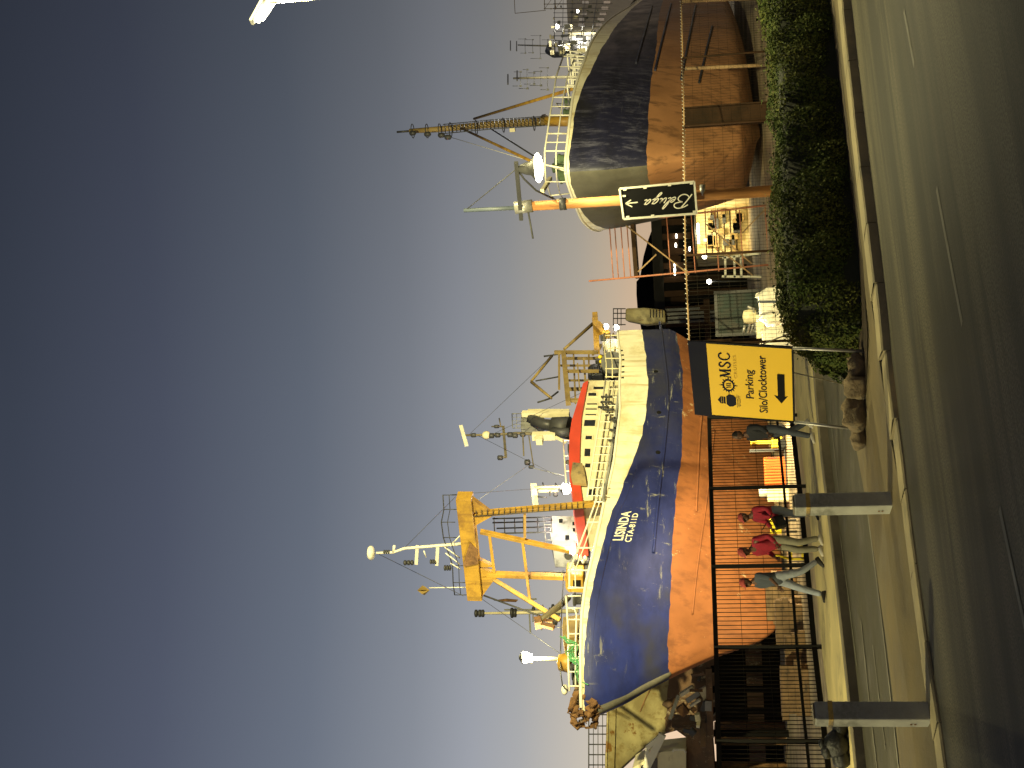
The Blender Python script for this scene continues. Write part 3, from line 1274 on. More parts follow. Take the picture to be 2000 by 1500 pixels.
        for side in (1, -1):
            P = []
            for j in range(70):
                d = (s.stem[-1][1] - s.xe) * (j / 69) ** 1.8
                x = s.xs(ft(s.stem[-1][1] - d)) - d
                x = max(s.xe, x)
                P.append(V((x, side * s.hb(x, ft(x)), ft(x))))
            MB().pipe(P, .055, 8).build('gunwale', mats[3], s.root)
        zz = [ft(s.xe) * i / 14 for i in range(15)]
        MB().grid([[V((s.xe + .01, -s.hb(s.xe, z), z)), V((s.xe + .01, s.hb(s.xe, z), z))] for z in zz], False).build('transom', mats[4], s.root)

    def rub(s, pix, r, mat, name='rub_rail'):
        Q = resample(smooth_line([V((u, v, 0)) for u, v in pix], 2), 36)
        P = [p for p in (s.on(q.x, q.y) for q in Q) if p is not None]
        MB().pipe([p + s.nrm(p) * (r * .5) for p in P], r, 8).build(name, mat, s.root)

    def nrm(s, p):
        e = .05
        gx = (s.hb(p.x + e, p.z) - s.hb(p.x - e, p.z)) / (2 * e)
        gz = (s.hb(p.x, p.z + e) - s.hb(p.x, p.z - e)) / (2 * e)
        return V((-gx, 1, -gz)).normalized()

    def lettering(s, txt, q, mat, bold=.02, spacing=1.05):
        """q: picture corners base-left, base-right, top-right, top-left; painted on the plating"""
        pts, fs = fit_text(txt, bold, spacing)
        m = MB()
        vs = []
        for x, y in pts:
            u = lerp(lerp(q[0][0], q[1][0], x), lerp(q[3][0], q[2][0], x), y)
            v = lerp(lerp(q[0][1], q[1][1], x), lerp(q[3][1], q[2][1], x), y)
            p = s.on(u, v)
            vs.append(p + s.nrm(p) * .02)
        m.add(vs, fs)
        m.build('lettering', mat, s.root)


def lampball(root, p, r, mat, power, name='deck_lamp', col=WHITE, back=(0, 0, 0)):
    power *= .75
    m = MB()
    m.sph(p + V((0, 0, .0)), r, (1, 1, 1), 12, 8)
    b = MB()
    b.lathe([(r * .3, r * 1.1), (r * 1.15, r * .5), (r * 1.15, r * .35)], p, 12)
    o = b.build(name, 'dark_grey', root)
    m.build('lens', mat, o)
    if power:
        lamp(name + '_light', 'POINT', p + V(back), power, col, root, r)
    return o


# ---- the blue trawler -------------------------------------------------
stem1 = [(110, 1142), (112, 1168), (134, 1220), (158, 1260), (186, 1316), (220, 1394), (238, 1455), (250, 1488), (268, 1512), (290, 1528), (312, 1534)]
o1 = G(312, 1534, .12)
S1 = Ship('fishing_trawler', 'blue trawler with orange bottom, white bulwark and yellow gantry, lettered LISINDA', (o1.x, o1.y, .12), R_(30), stem1, 4.3, 3.6, 4.6, 3.9, True)
S1.xe = -40
tail = S1.on(873, 1251)
S1.xe = tail.x
top1 = S1.table([(156, 1134), (220, 1134), (300, 1136), (360, 1144), (420, 1159), (480, 1172), (530, 1182), (567, 1192), (600, 1199), (650, 1205), (700, 1211), (750, 1210), (800, 1212), (840, 1207), (856, 1206)])
mid1 = S1.table([(156, 1141), (220, 1141), (300, 1148), (360, 1159), (420, 1173), (480, 1188), (500, 1194), (530, 1210), (567, 1222), (600, 1236), (650, 1254), (700, 1262), (750, 1266), (800, 1262), (850, 1255), (870, 1252)])
wl1 = S1.table([(196, 1306), (240, 1304), (300, 1308), (400, 1312), (460, 1315), (500, 1318), (550, 1321), (600, 1331), (700, 1333), (780, 1333), (820, 1326), (850, 1321)])
S1.hull(top1, mid1, wl1, ('hull_red', 'hull_blue', 'hull_white', 'white_paint', 'hull_blue'))
R1 = S1.root
print('S1 stern', S1.xe, 'top', top1, 'mid', mid1, 'wl', wl1)
S1.rub([(420, 1276), (505, 1283), (633, 1299), (727, 1307), (833, 1294), (870, 1289)], .05, 'hull_blue')
S1.rub([(500, 1359), (560, 1362), (633, 1365), (690, 1370)], .04, 'hull_red')
S1.rub([(300, 1352), (400, 1362), (520, 1380), (660, 1395)], .03, 'hull_red')
S1.lettering('LISINDA', [(444, 1216), (501, 1233), (501, 1215), (444, 1196)], 'white_paint', .022)
S1.lettering('CTA-811D', [(441, 1232), (497, 1247), (497, 1236), (441, 1219)], 'white_paint', .018)
# draft ports / hawse holes
for u, v in ((694, 1287), (616, 1285), (774, 1281)):
    p = S1.on(u, v)
    n_ = S1.nrm(p)
    MB().tube(p - n_ * .02, p + n_ * .03, .09, n=10).build('scupper', 'sign_black', R1)
# freeing ports along the bulwark
for u, v in ((762, 1216), (773, 1217), (784, 1217), (797, 1217), (806, 1216), (815, 1214)):
    p = S1.on(u, v)
    n_ = S1.nrm(p)
    MB().beam(p - V((0, 0, .05)) + n_ * .01, p + V((0, 0, .05)) + n_ * .01, .10, .02, n_).build('freeing_port', 'sign_black', R1)

# torn rusty stemhead
m = MB()
rnd = random.Random(2)
ctr = S1.pt(118, 1147, 0)
P = [S1.pt(u, v, 0) for u, v in ((150, 1130), (128, 1126), (104, 1120), (96, 1127), (100, 1142), (99, 1156), (108, 1164), (118, 1158), (124, 1148), (136, 1162), (146, 1160))]
for a, b in zip(P, P[1:]):
    for dy in (-.35, -.12, .12, .35):
        d1, d2 = V((rnd.uniform(-.1, .1), dy + rnd.uniform(-.1, .1), rnd.uniform(-.08, .08))), V((rnd.uniform(-.1, .1), dy + rnd.uniform(-.1, .1), rnd.uniform(-.08, .08)))
        m.beam(a + d1, b + d2, rnd.uniform(.12, .26), rnd.uniform(.03, .08), (rnd.uniform(-.4, .4), 1, .3))
for k in range(26):
    a = rnd.choice(P) + V((rnd.uniform(-.12, .12), rnd.uniform(-.4, .4), rnd.uniform(-.1, .1)))
    m.sph(a, rnd.uniform(.05, .12), (1.3, 1, .7), 7, 5, jit=.3)
    if k % 2:
        m.pipe([a, a + V((rnd.uniform(-.2, .2), rnd.uniform(-.3, .3), rnd.uniform(-.2, .2))), a + V((rnd.uniform(-.35, .35), rnd.uniform(-.3, .3), rnd.uniform(-.35, .1)))], .02, 5)
m.build('stemhead_fairlead', 'rust_steel', R1)
# grey fender bar down the stem
P = [S1.pt(u, v, 0) for u, v in ((113, 1166), (126, 1196), (148, 1236), (172, 1284), (186, 1308))]
MB().pipe([p + V((.02, 0, 0)) for p in smooth_line(P, 1)], .14, 10, .10).build('stem_fender', 'grey_scuff', R1)

# gantry -----------------------------------------------------------------
xg = S1.pt(517, 1172, 3.25).x
gp = lambda u, v, dx=0.0: S1.px(u, v, xg + dx)
gan = MB().beam(gp(532, 907), gp(335, 929), .55, .56, (0, 0, 1)).build('gantry', 'yellow_paint', R1, bevel=.02)
MB().beam(gp(497, 935), gp(517, 1174), .19, .22, (1, 0, 0)).build('leg', 'yellow_paint', gan, bevel=.02)
MB().beam(gp(379, 950), gp(372, 1132), .19, .22, (1, 0, 0)).build('leg', 'yellow_paint', gan, bevel=.02)
# forward raking braces and their ties
b1a, b1b = gp(462, 938), S1.pt(424, 1113, 1.0)
b2a, b2b = gp(370, 962), S1.pt(289, 1094, -1.0)
MB().beam(b1a, b1b, .16, .16).build('brace', 'yellow_paint', gan, bevel=.015)
MB().beam(b2a, b2b, .16, .16).build('brace', 'yellow_paint', gan, bevel=.015)
for t1, t2 in ((.10, .04), (.47, .56)):
    MB().beam(b1a.lerp(b1b, t1), b2a.lerp(b2b, t2), .10, .10).build('tie', 'yellow_paint', gan, bevel=.01)
MB().beam(gp(503, 1025), gp(450, 1025), .09, .09).build('tie', 'yellow_paint', gan)
MB().beam(b1a.lerp(b1b, .5), S1.px(440, 1022, xg - .3), .07, .07).build('tie', 'yellow_paint', gan)
# gusset plates under the girder ends
for tri in ([(526, 921), (499, 921), (499, 957)], [(494, 921), (470, 923), (492, 962)], [(390, 938), (373, 940), (376, 975)], [(372, 940), (338, 944), (371, 968)], [(406, 936), (392, 938), (392, 964)]):
    m = MB()
    m.prism([gp(u, v, .10) for u, v in tri], V((-.2, 0, 0)))
    m.build('gusset', 'yellow_paint', gan)
m = MB()
m.prism([gp(442, 918, .30) for _ in range(1)] + [gp(u, v, .30) for u, v in ((400, 905), (395, 908), (400, 934), (425, 934))], V((.05, 0, 0)))
m.build('opening', 'rust_steel', gan)
m = MB()
for k in range(9):
    m.beam(gp(372, 985 + k * 14), gp(379, 985 + k * 14), .03, .03)
m.beam(gp(380, 968, -.2), gp(383, 1110, -.2), .07, .07)
m.build('ladder', 'dark_grey', gan)
# platform rail above girder
m = MB()
top = [(533, 865), (505, 867), (480, 862), (450, 866), (395, 884), (362, 885), (338, 888)]
m.pipe([gp(u, v) for u, v in top], .022, 6)
m.pipe([gp(u, v + 12, .4) for u, v in top], .015, 6)
for u, v in top:
    m.tube(gp(u, v), gp(u, v + 27), .016, n=5)
m.pipe([gp(u, v, -.7) for u, v in top], .018, 6)
m.build('platform_rail', 'dark_grey', gan)
# hanging ladder cage
m = MB()
for u in (487, 479, 468, 458):
    m.tube(S1.px(u, 962 if u > 470 else 970, xg - .8), S1.px(u + 3, 1078, xg - .8), .03, n=6)
for v in (965, 985, 1005, 1022, 1050, 1077):
    m.tube(S1.px(489, v, xg - .8), S1.px(459, v + 1, xg - .8), .022, n=6)
m.build('ladder_cage', 'dark_grey', gan)
# side cable ladder on the port leg
m = MB()
for k in range(20):
    v = 930 + k * 11
    m.tube(gp(492 + (v - 935) * .084, v, .15), gp(503 + (v - 935) * .084, v, .15), .014, n=5)
m.tube(gp(491, 915, .15), gp(507, 1145, .15), .02, n=5)
m.build('ladder', 'dark_grey', gan)
MB().pipe([gp(337, 945), S1.pt(295, 1060, -1.2)], .035, 6).build('stay', 'dark_grey', gan)

# white light mast on the girder
mt = MB().pipe([gp(438, 902), gp(434, 850), gp(429, 790), gp(421, 768), gp(420, 735)], .06, 8, .045).build('light_mast', 'white_paint', R1)
mm = MB()
mm.beam(gp(434, 815), gp(398, 813), .06, .12)
mm.beam(gp(434, 855), gp(396, 853), .06, .12)
mm.tube(gp(420, 768), gp(434, 770), .05)
mm.build('cross_arm', 'white_paint', mt)
mm = MB()
mm.sph(gp(420, 726), .22, (1.2, 1.2, .5), 14, 8)
mm.lathe([(.26, -.02), (.28, .05), (.22, .12)], gp(420, 726), 14)
mm.build('radar_dome', 'white_paint', mt)
for u, v, r, hgt in ((401, 798, .10, .40), (403, 846, .09, .26), (422, 755, .08, .25), (391, 874, .11, .28)):
    c_ = gp(u, v)
    q = MB()
    for k in range(3):
        q.lathe([(r * .5, -hgt / 2 + k * hgt / 3), (r, -hgt / 2 + (k + .25) * hgt / 3), (r, -hgt / 2 + (k + .75) * hgt / 3), (r * .5, -hgt / 2 + (k + .95) * hgt / 3)], c_, 10)
    q.build('navigation_light', 'dark_grey', mt)
mm = MB()
for a, b in (((412, 832), (424, 828)), ((400, 880), (388, 900)), ((436, 880), (455, 900)), ((432, 868), (410, 898)), ((420, 870), (398, 898))):
    mm = MB()
    mm.tube(gp(*a), gp(*b), .025, n=5)
    mm.build('bracket', 'white_paint', mt)
# radar reflector on a whip
MB().tube(gp(353, 912), gp(352, 838), .02, n=6).build('whip_pole', 'white_paint', R1)
c_ = gp(347, 827)
q = MB()
for ax in ((1, 0), (0, 1), (.7, .7)):
    a = V((ax[0], ax[1], 0)) * .24
    z = V((0, 0, .24))
    q.prism([c_ + a, c_ + z, c_ - a, c_ - z], V((-ax[1] * .01 + .004, ax[0] * .01, 0)))
q.build('radar_reflector', 'ochre_paint', R1)
# yellow winch housing at gantry foot
m = MB()
a, b = S1.px(342, 1106, xg + .3), S1.px(376, 1140, xg + .3)
m.prism([S1.px(u, v, xg + .4) for u, v in ((376, 1104), (350, 1104), (342, 1110), (341, 1141), (376, 1139))], V((-.8, 0, 0)))
wn = m.build('winch_housing', 'yellow_paint', R1, bevel=.06)
m = MB()
m.prism([S1.px(u, v, xg + .43) for u, v in ((366, 1119), (352, 1119), (352, 1134), (366, 1134))], V((-.03, 0, 0)))
m.build('opening', 'sign_black', wn)

# grey house front seen between the gantry legs
m = MB()
m.prism([S1.pt(u, v, -.3) for u, v in ((492, 1078), (462, 1074), (428, 1080), (424, 1146), (492, 1152))], V((0, -.9, 0)))
bf_ = m.build('bridge_front', 'pale_grey', R1)
for a, b, c_, d in ((474, 1118, 480, 1126), (462, 1119, 468, 1126), (479, 1092, 486, 1099), (446, 1104, 454, 1112)):
    m = MB()
    m.prism([S1.pt(u, v, -.28) for u, v in ((a, b), (c_, b), (c_, d), (a, d))], V((0, .02, 0)))
    m.build('window', 'window_glass', bf_)
m = MB()
for k in range(5):
    m.tube(S1.pt(490 - k * 15, 1062 + k, -.3), S1.pt(490 - k * 15, 1080, -.3), .022, n=5)
m.tube(S1.pt(492, 1062, -.3), S1.pt(428, 1067, -.3), .022, n=5)
m.build('rail', 'pale_grey', bf_)
# foredeck derrick with rusty head
db = MB().pipe([S1.pt(u, v, .3) for u, v in ((334, 1110), (316, 1092), (300, 1070), (286, 1052))], .13, 8, .10).build('derrick', 'mast_brown', R1)
m = MB()
m.beam(S1.pt(290, 1050, .3), S1.pt(278, 1052, .3), .3, .25)
m.beam(S1.pt(282, 1052, .3), S1.pt(274, 1082, .3), .12, .16)
m.beam(S1.pt(290, 1058, .3), S1.pt(286, 1080, .3), .08, .1)
m.build('derrick_head', 'rust_steel', db)
MB().pipe([S1.pt(276, 1082, .3), S1.pt(272, 1112, .3)], .015, 5).build('hoist_wire', 'dark_grey', db)
# thin standing rigging
for a, b, y0, y1 in (((420, 735), (336, 905), .2, -.5), ((430, 790), (530, 890), .2, 1), ((651, 930), (560, 1110), .2, .6), ((651, 960), (735, 1140), .2, .8), ((650, 915), (812, 1085), .2, 1.2), ((533, 870), (545, 1040), 1, .5), ((338, 930), (216, 1105), -1, -.4)):
    MB().tube(S1.pt(*a, y0), S1.pt(*b, y1), .011, n=4).build('rigging_wire', 'dark_grey', R1)

# bow rails ---------------------------------------------------------------
g1 = lambda u, v: S1.gun(u, v)
rl = [(150, 1112), (200, 1110), (260, 1110), (315, 1107), (336, 1105)]
m = MB()
m.pipe([g1(u, v) for u, v in rl], .034, 7)
m.pipe([g1(u, v) for u, v in ((160, 1124), (240, 1124), (300, 1126), (311, 1122), (313, 1110))], .028, 7)
for u in (160, 188, 214, 240, 262, 290, 312, 336):
    m.tube(g1(u, 1109), g1(u, 1135), .026, n=6)
m.build('bow_rail', 'white_paint', R1)
m = MB()
rl = [(352, 1112), (386, 1112), (430, 1130), (480, 1149), (520, 1163), (556, 1176)]
for dv, r in ((0, .034), (12, .022)):
    m.pipe([g1(u, v + dv * (1 - i * .08)) for i, (u, v) in enumerate(rl)], r, 6)
for u, v in rl[:-1]:
    m.tube(g1(u, v - 3), g1(u, interp([(350, 1142), (420, 1160), (480, 1173), (530, 1184)], u)), .032, n=6)
m.build('bow_rail', 'white_paint', R1)
MB().pipe([S1.pt(u, v, .5) for u, v in ((385, 1102), (330, 1098), (285, 1096), (230, 1095), (185, 1095), (160, 1099), (152, 1108))], .022, 6).build('wire', 'dark_grey', R1)
# bits and pieces on the foredeck
m = MB()
m.prism([S1.pt(u, v, .8) for u, v in ((296, 1100), (277, 1098), (256, 1099), (256, 1134), (300, 1134))], V((0, -1.2, 0)))
m.build('hatch_coaming', 'ochre_paint', R1, bevel=.03)
m = MB()
m.lathe([(.02, .42), (.26, .36), (.34, .05), (.30, -.05)], S1.pt(206, 1112, .3), 14)
m.build('vent_cowl', 'yellow_paint', R1)
m = MB()
for u, v, r in ((170, 1128, .12), (184, 1126, .16), (196, 1122, .1), (212, 1128, .14), (226, 1130, .12), (330, 1128, .2), (404, 1130, .16)):
    m = MB()
    m.lathe([(r * 1.2, -.4), (r, -.35), (r, .05), (r * 1.3, .08), (r * 1.3, .15)], S1.pt(u, v, .4), 10)
    m.build('mooring_post', 'dark_grey', R1)
MB().sph(S1.pt(153, 1103, .2), .14, (1.5, 1, .8), 10, 8).build('fairlead', 'white_paint', R1)
# deck lamps
post = MB().tube(S1.pt(213, 1112, -.6), S1.pt(213, 1040, -.6), .07, n=8).build('lamp_post', 'white_paint', R1)
MB().beam(S1.pt(205, 1038, -.6), S1.pt(222, 1038, -.6), .06, .06).build('bracket', 'white_paint', post)
lampball(R1, S1.pt(216, 1026, -.6), .20, 'lamp_lens', 900, 'bow_floodlight', WARM, (0, .35, -.1))
lampball(R1, S1.pt(423, 1115, .8), .16, 'lamp_lens_white', 500, 'deck_lamp', WHITE, (0, .3, .05))
MB().tube(S1.pt(416, 1110, .8), S1.pt(411, 1110, .8), .16, .12, 10).build('lamp_shade', 'dark_grey', R1)
m = MB()
for k, (u, v) in enumerate(((412, 1126), (410, 1134), (404, 1139), (409, 1144))):
    m = MB()
    m.sph(S1.pt(u, v, .9), .09, (1.3, 1, .8), 8, 6)
    m.build('float', 'white_paint', R1)
m = MB()
m.prism([S1.pt(u, v, .4) for u, v in ((440, 1125), (424, 1126), (420, 1146), (444, 1148))], V((0, -.5, 0)))
m.build('locker', 'red_paint', R1, bevel=.03)
m = MB()
m.tube(S1.pt(446, 1138, .5), S1.pt(452, 1120, .5), .12)
m.build('vent', 'white_paint', R1)

# wheelhouse --------------------------------------------------------------
WY = 3.1
roofb = [(757, 1149), (720, 1142), (687, 1136), (640, 1133), (590, 1132), (560, 1133), (523, 1138)]
rooft = [(752, 1139), (715, 1128), (680, 1117), (650, 1112), (590, 1111), (560, 1113), (525, 1119)]
wb = [(523, 1205), (600, 1206), (690, 1214), (757, 1214)]
m = MB()
m.prism([S1.pt(u, v, WY) for u, v in roofb + wb], V((0, -2.3, 0)))
wh = m.build('wheelhouse', 'cream_paint', R1)
m = MB()
m.prism([S1.pt(u, v, WY + .12) for u, v in rooft] + [S1.pt(u, v, WY + .12) for u, v in roofb[::-1]], V((0, -2.5, 0)))
m.build('roof', 'red_paint', wh)


def wwin(us, vs, sl=0.0, name='window', mat='window_glass'):
    u0, u1 = us
    v0, v1 = vs
    a = [S1.pt(u0, v0 - sl, WY + .005), S1.pt(u1, v0, WY + .005), S1.pt(u1, v1, WY + .005), S1.pt(u0, v1 - sl, WY + .005)]
    q = MB()
    q.prism(a, V((0, .012, 0)))
    o = q.build(name, mat, wh)
    q = MB()
    for i in range(4):
        q.beam(a[i] + V((0, .012, 0)), a[(i + 1) % 4] + V((0, .012, 0)), .05, .035, (0, 1, 0))
    q.build('frame', 'cream_paint', o)


for us, vs, sl in (((666, 680), (1141, 1165), 2), ((687, 691.5), (1142, 1166), 0), ((698, 702.5), (1143, 1167), 0), ((708, 712.5), (1145, 1168), 0), ((725, 733), (1148, 1166), 0),
                   ((640, 649), (1143, 1158), 1), ((607, 624), (1141, 1155), 1), ((585, 595), (1142, 1155), 1), ((530, 545), (1148, 1164), 1), ((738, 745), (1158, 1180), 0), ((548, 556), (1172, 1190), 0)):
    wwin(us, vs, sl)
# bridge deck rail
m = MB()
for y in (3.75,):
    for k, r in ((0, .035), (9, .018), (18, .018), (28, .03)):
        m.pipe([S1.pt(u, v + k, y) for u, v in ((758, 1183), (700, 1174), (650, 1166), (600, 1158), (560, 1151), (530, 1147))], r, 6)
    for u in range(532, 760, 16):
        vv = interp([(530, 1147), (560, 1151), (600, 1158), (650, 1166), (700, 1174), (758, 1183)], u)
        m.tube(S1.pt(u, vv, y), S1.pt(u, vv + 42, y), .02, n=5)
m.build('bridge_rail', 'white_paint', R1)
m = MB()
m.grid([[S1.pt(u, v, 3.85), S1.pt(u, v, 3.85) + V((0, -.9, 0))] for u, v in ((760, 1212), (700, 1204), (640, 1197), (580, 1188), (530, 1178))], False)
m.build('bridge_deck', 'grey_paint', R1, solid=.08)
for u, v in ((640, 1210), (660, 1212), (680, 1212), (700, 1200), (715, 1195), (705, 1190), (725, 1196)):
    m = MB()
    m.tube(S1.pt(u, v, 3.9), S1.pt(u, v - 22, 3.9), .05, n=6)
    m.tube(S1.pt(u - 5, v - 12, 3.9), S1.pt(u + 5, v - 12, 3.9), .04, n=6)
    m.build('deck_post', 'dark_grey', R1)
m = MB()
m.prism([S1.pt(u, v, 3.2) for u, v in ((592, 1119), (566, 1115), (552, 1119), (550, 1146), (580, 1141), (590, 1138))], V((0, .12, 0)))
m.build('wind_screen', 'tan_tarp', R1)
# lit mast lamp before the wheelhouse
pm = MB().tube(S1.pt(549, 1125, .5), S1.pt(548, 1046, .5), .06, n=8).build('lamp_mast', 'cream_paint', R1)
m = MB()
m.prism([S1.pt(u, v, .5) for u, v in ((556, 1036), (533, 1038), (533, 1049), (556, 1048))], V((0, -.5, 0)))
m.beam(S1.pt(542, 1052, .3), S1.pt(543, 1090, .3), .12, .12)
m.build('searchlight_box', 'cream_paint', pm)
m = MB()
for a, b in (((530, 1050), (528, 1068)), ((557, 1060), (550, 1062)), ((532, 1074), (540, 1074)), ((556, 1085), (548, 1090))):
    m = MB()
    m.tube(S1.pt(*a, .4), S1.pt(*b, .4), .03, n=5)
    m.build('bracket', 'dark_grey', pm)
MB().sph(S1.pt(534, 1085, .4), .10, (1, 1, 1), 10, 8).build('spotlight', 'dark_grey', pm)
lampball(R1, S1.pt(545, 1105, 1.2), .21, 'lamp_lens_white', 900, 'mast_floodlight', WHITE, (0, .4, .1))

# funnel and signal mast ---------------------------------------------------
fm = [S1.pt(u, v, 0) for u, v in ((662, 1104), (664, 1090), (667, 1072), (672, 1058))]
fn_ = MB().pipe([S1.pt(664, 1112, 0), S1.pt(667, 1078, 0)], .52, 16, .42).build('funnel', 'dark_grey', R1)
MB().pipe([S1.pt(668, 1084, 0), S1.pt(671, 1062, 0), S1.pt(679, 1044, 0), S1.pt(683, 1036, 0)], .27, 12, .22).build('exhaust_pipe', 'dark_grey', fn_)
MB().pipe([S1.pt(656, 1112, .3), S1.pt(655, 1095, .3), S1.pt(659, 1078, .3)], .2, 10, .18).build('exhaust_pipe', 'dark_grey', fn_)
m = MB()
m.beam(S1.pt(690, 1112, .2), S1.pt(692, 1020, .2), .22, .22)
m.beam(S1.pt(699, 1112, -.6), S1.pt(699, 1031, -.6), .08, .08)
m.beam(S1.pt(697, 1097, -.2), S1.pt(672, 1100, -.2), .12, .12)
m.build('casing_post', 'cream_paint', fn_)
m = MB()
m.prism([S1.pt(u, v, -.5) for u, v in ((691, 1018), (665, 1017), (665, 1048), (674, 1062), (691, 1062))], V((0, -.4, 0)))
m.build('spark_screen', 'grey_paint', fn_)
m = MB()
m.pipe([S1.pt(u, v, 0) for u, v in ((691, 1003), (692, 1000), (664, 1001), (664, 1018))], .02, 5)
m.tube(S1.pt(692, 1000, 0), S1.pt(692, 1020, 0), .02, n=5)
for u in (671, 678, 685):
    m.tube(S1.pt(u, 1001, 0), S1.pt(u, 1018, 0), .012, n=5)
m.pipe([S1.pt(u, 1009, 0) for u in (692, 664)], .012, 5)
m.build('funnel_rail', 'grey_paint', fn_)
sm = MB().pipe([S1.pt(u, v, .2) for u, v in ((650, 1108), (651, 1060), (654, 1010), (652, 985), (650, 925), (650, 908))], .08, 8, .045).build('signal_mast', 'mast_brown', R1)
s2 = lambda u, v: S1.pt(u, v, .2)
MB().beam(s2(668, 900), s2(630, 911), .10, .16).build('radar_scanner', 'white_paint', sm)
m = MB()
m.sph(s2(650, 950), .19, (1, 1, 1.05), 12, 8)
m.build('satellite_dome', 'cream_paint', sm)
m = MB()
m.beam(s2(667, 983), s2(607, 988), .08, .11)
m.beam(s2(651, 1021), s2(610, 1023), .05, .06)
m.beam(s2(648, 1033), s2(589, 1042), .05, .05)
m.tube(s2(667, 985), s2(667, 960), .03, n=5)
m.tube(s2(683, 975), s2(667, 978), .03, n=5)
m.tube(s2(607, 988), s2(607, 978), .05, n=6)
m.build('cross_arm', 'mast_brown', sm)
m = MB()
for u, v, r in ((650, 925, .10), (649, 960, .12), (650, 972, .11), (651, 996, .12), (649, 1006, .11), (651, 1021, .1), (606, 977, .11), (667, 970, .08), (588, 1038, .08), (597, 1030, .13)):
    m = MB()
    m.lathe([(r * .6, -.12), (r, -.08), (r, .08), (r * .6, .12)], s2(u, v), 10)
    m.build('navigation_light', 'dark_grey', sm)
m = MB()
m.beam(s2(648, 1040), s2(649, 1085), .28, .3)
m.beam(s2(640, 1048), s2(640, 1060), .3, .3)
m.beam(s2(646, 1085), s2(636, 1105), .1, .1)
m.beam(s2(655, 1085), s2(656, 1108), .1, .1)
m.build('mast_base', 'cream_paint', sm)
MB().pipe([S1.pt(589, 1036, .2), S1.pt(586, 1042, .2), S1.pt(581, 1060, .2), S1.pt(570, 1106, .6)], .015, 5).build('stay', 'grey_paint', sm)
MB().pipe([S1.pt(590, 1030, .2), S1.pt(500, 900, .2)], .012, 4).build('stay', 'grey_paint', sm)
# white roof rail
m = MB()
P = [(640, 1100), (610, 1102), (580, 1104), (553, 1106)]
m.pipe([S1.pt(u, v, 2.8) for u, v in P], .03, 6)
for u, v in P:
    m.tube(S1.pt(u, v, 2.8), S1.pt(u, v + 12, 2.8), .025, n=5)
m.build('roof_rail', 'white_paint', R1)
m = MB()
m.prism([S1.pt(u, v, 2.9) for u, v in ((620, 1110), (609, 1110), (609, 1118), (620, 1118))], V((0, .3, 0)))
m.sph(S1.pt(597, 1109, 2.9), .1, (1, 1, 1), 10, 8)
m.build('roof_vent', 'dark_grey', R1)

# stern gantry -------------------------------------------------------------
q1 = lambda u, v, y=0.0: S1.pt(u, v, y)
sg = MB().beam(q1(808, 1101, 1.5), q1(712, 1110, 1.5), .22, .22).build('stern_gantry', 'ochre_paint', R1)
for u, v0, v1, y, wd in ((812, 1083, 1168, 1.5, .14), (775, 1102, 1170, 1.5, .12), (800, 1104, 1190, -1.5, .12), (740, 1106, 1180, -1.5, .14), (718, 1110, 1175, 1.5, .14), (757, 1104, 1176, -1.0, .08), (786, 1090, 1160, .2, .08)):
    MB().beam(q1(u, v0, y), q1(u, v1, y), wd, wd).build('post', 'ochre_paint', sg)
for (a, b, y, wd) in (((812, 1120), (712, 1124), -1.0, .08), ((812, 1092), (740, 1092), .6, .09), ((800, 1140), (722, 1146), 1.2, .09), ((815, 1150), (755, 1150), -.6, .08), ((790, 1128), (740, 1132), 1.8, .06)):
    MB().beam(q1(*a, y), q1(*b, y), wd, wd).build('tie', 'ochre_paint', sg)
MB().pipe([q1(868, 1158), q1(818, 1102)], .085, 8, .07).build('derrick_boom', 'ochre_paint', sg)
MB().pipe([q1(805, 1078), q1(756, 1038)], .07, 8, .06).build('derrick_boom', 'ochre_paint', sg)
MB().pipe([q1(754, 1038), q1(722, 1077)], .075, 8, .06).build('derrick_boom', 'ochre_paint', sg)
MB().pipe([q1(756, 1046), q1(764, 1090)], .04, 6).build('derrick_boom', 'dark_grey', sg)
MB().pipe([q1(804, 1062), q1(809, 1098)], .05, 6, .03).build('antenna', 'dark_grey', sg)
MB().pipe([q1(714, 1050), q1(721, 1072), q1(735, 1090)], .045, 6).build('hook_arm', 'dark_grey', sg)
MB().beam(q1(887, 1162, 1), q1(812, 1166, 1), .22, .26).build('net_boom', 'yellow_paint', sg)
m = MB()
m.prism([q1(u, v, 1.4) for u, v in ((880, 1156), (868, 1158), (846, 1180), (852, 1192), (872, 1172))], V((0, -.3, 0)))
m.build('gallows', 'yellow_paint', sg)
m = MB()
m.tube(q1(792, 1196, 2.4), q1(775, 1196, .2), .5, n=14)
m.tube(q1(778, 1162, .8), q1(764, 1162, .8), .32, n=12)
m.build('net_drum', 'dark_grey', sg)
rnd = random.Random(9)
for k in range(46):
    m = MB()
    u, v = rnd.uniform(716, 850), rnd.uniform(1150, 1208)
    y = rnd.uniform(-1.5, 2.5)
    a = q1(u, v, y)
    b = q1(u + rnd.choice((-1, 1)) * rnd.uniform(2, 9), v + rnd.uniform(-3, 3), y) if rnd.random() < .5 else q1(u, v + rnd.uniform(8, 22), y)
    m.beam(a, b, rnd.uniform(.05, .12), rnd.uniform(.05, .12))
    m.build('strut', 'ochre_paint', sg)
for k in range(22):
    m = MB()
    u, v = rnd.uniform(722, 846), rnd.uniform(1160, 1204)
    m.box(q1(u, v, rnd.uniform(-1, 2)), (rnd.uniform(.1, .35), rnd.uniform(.1, .35), rnd.uniform(.08, .3)))
    m.build('winch_gear', 'dark_grey', sg)
m = MB()
m.prism([q1(u, v, 1.6) for u, v in ((838, 1176), (800, 1182), (800, 1209), (838, 1206))], V((0, -2.2, 0)))
m.build('deckhouse', 'cream_paint', R1)
m = MB()
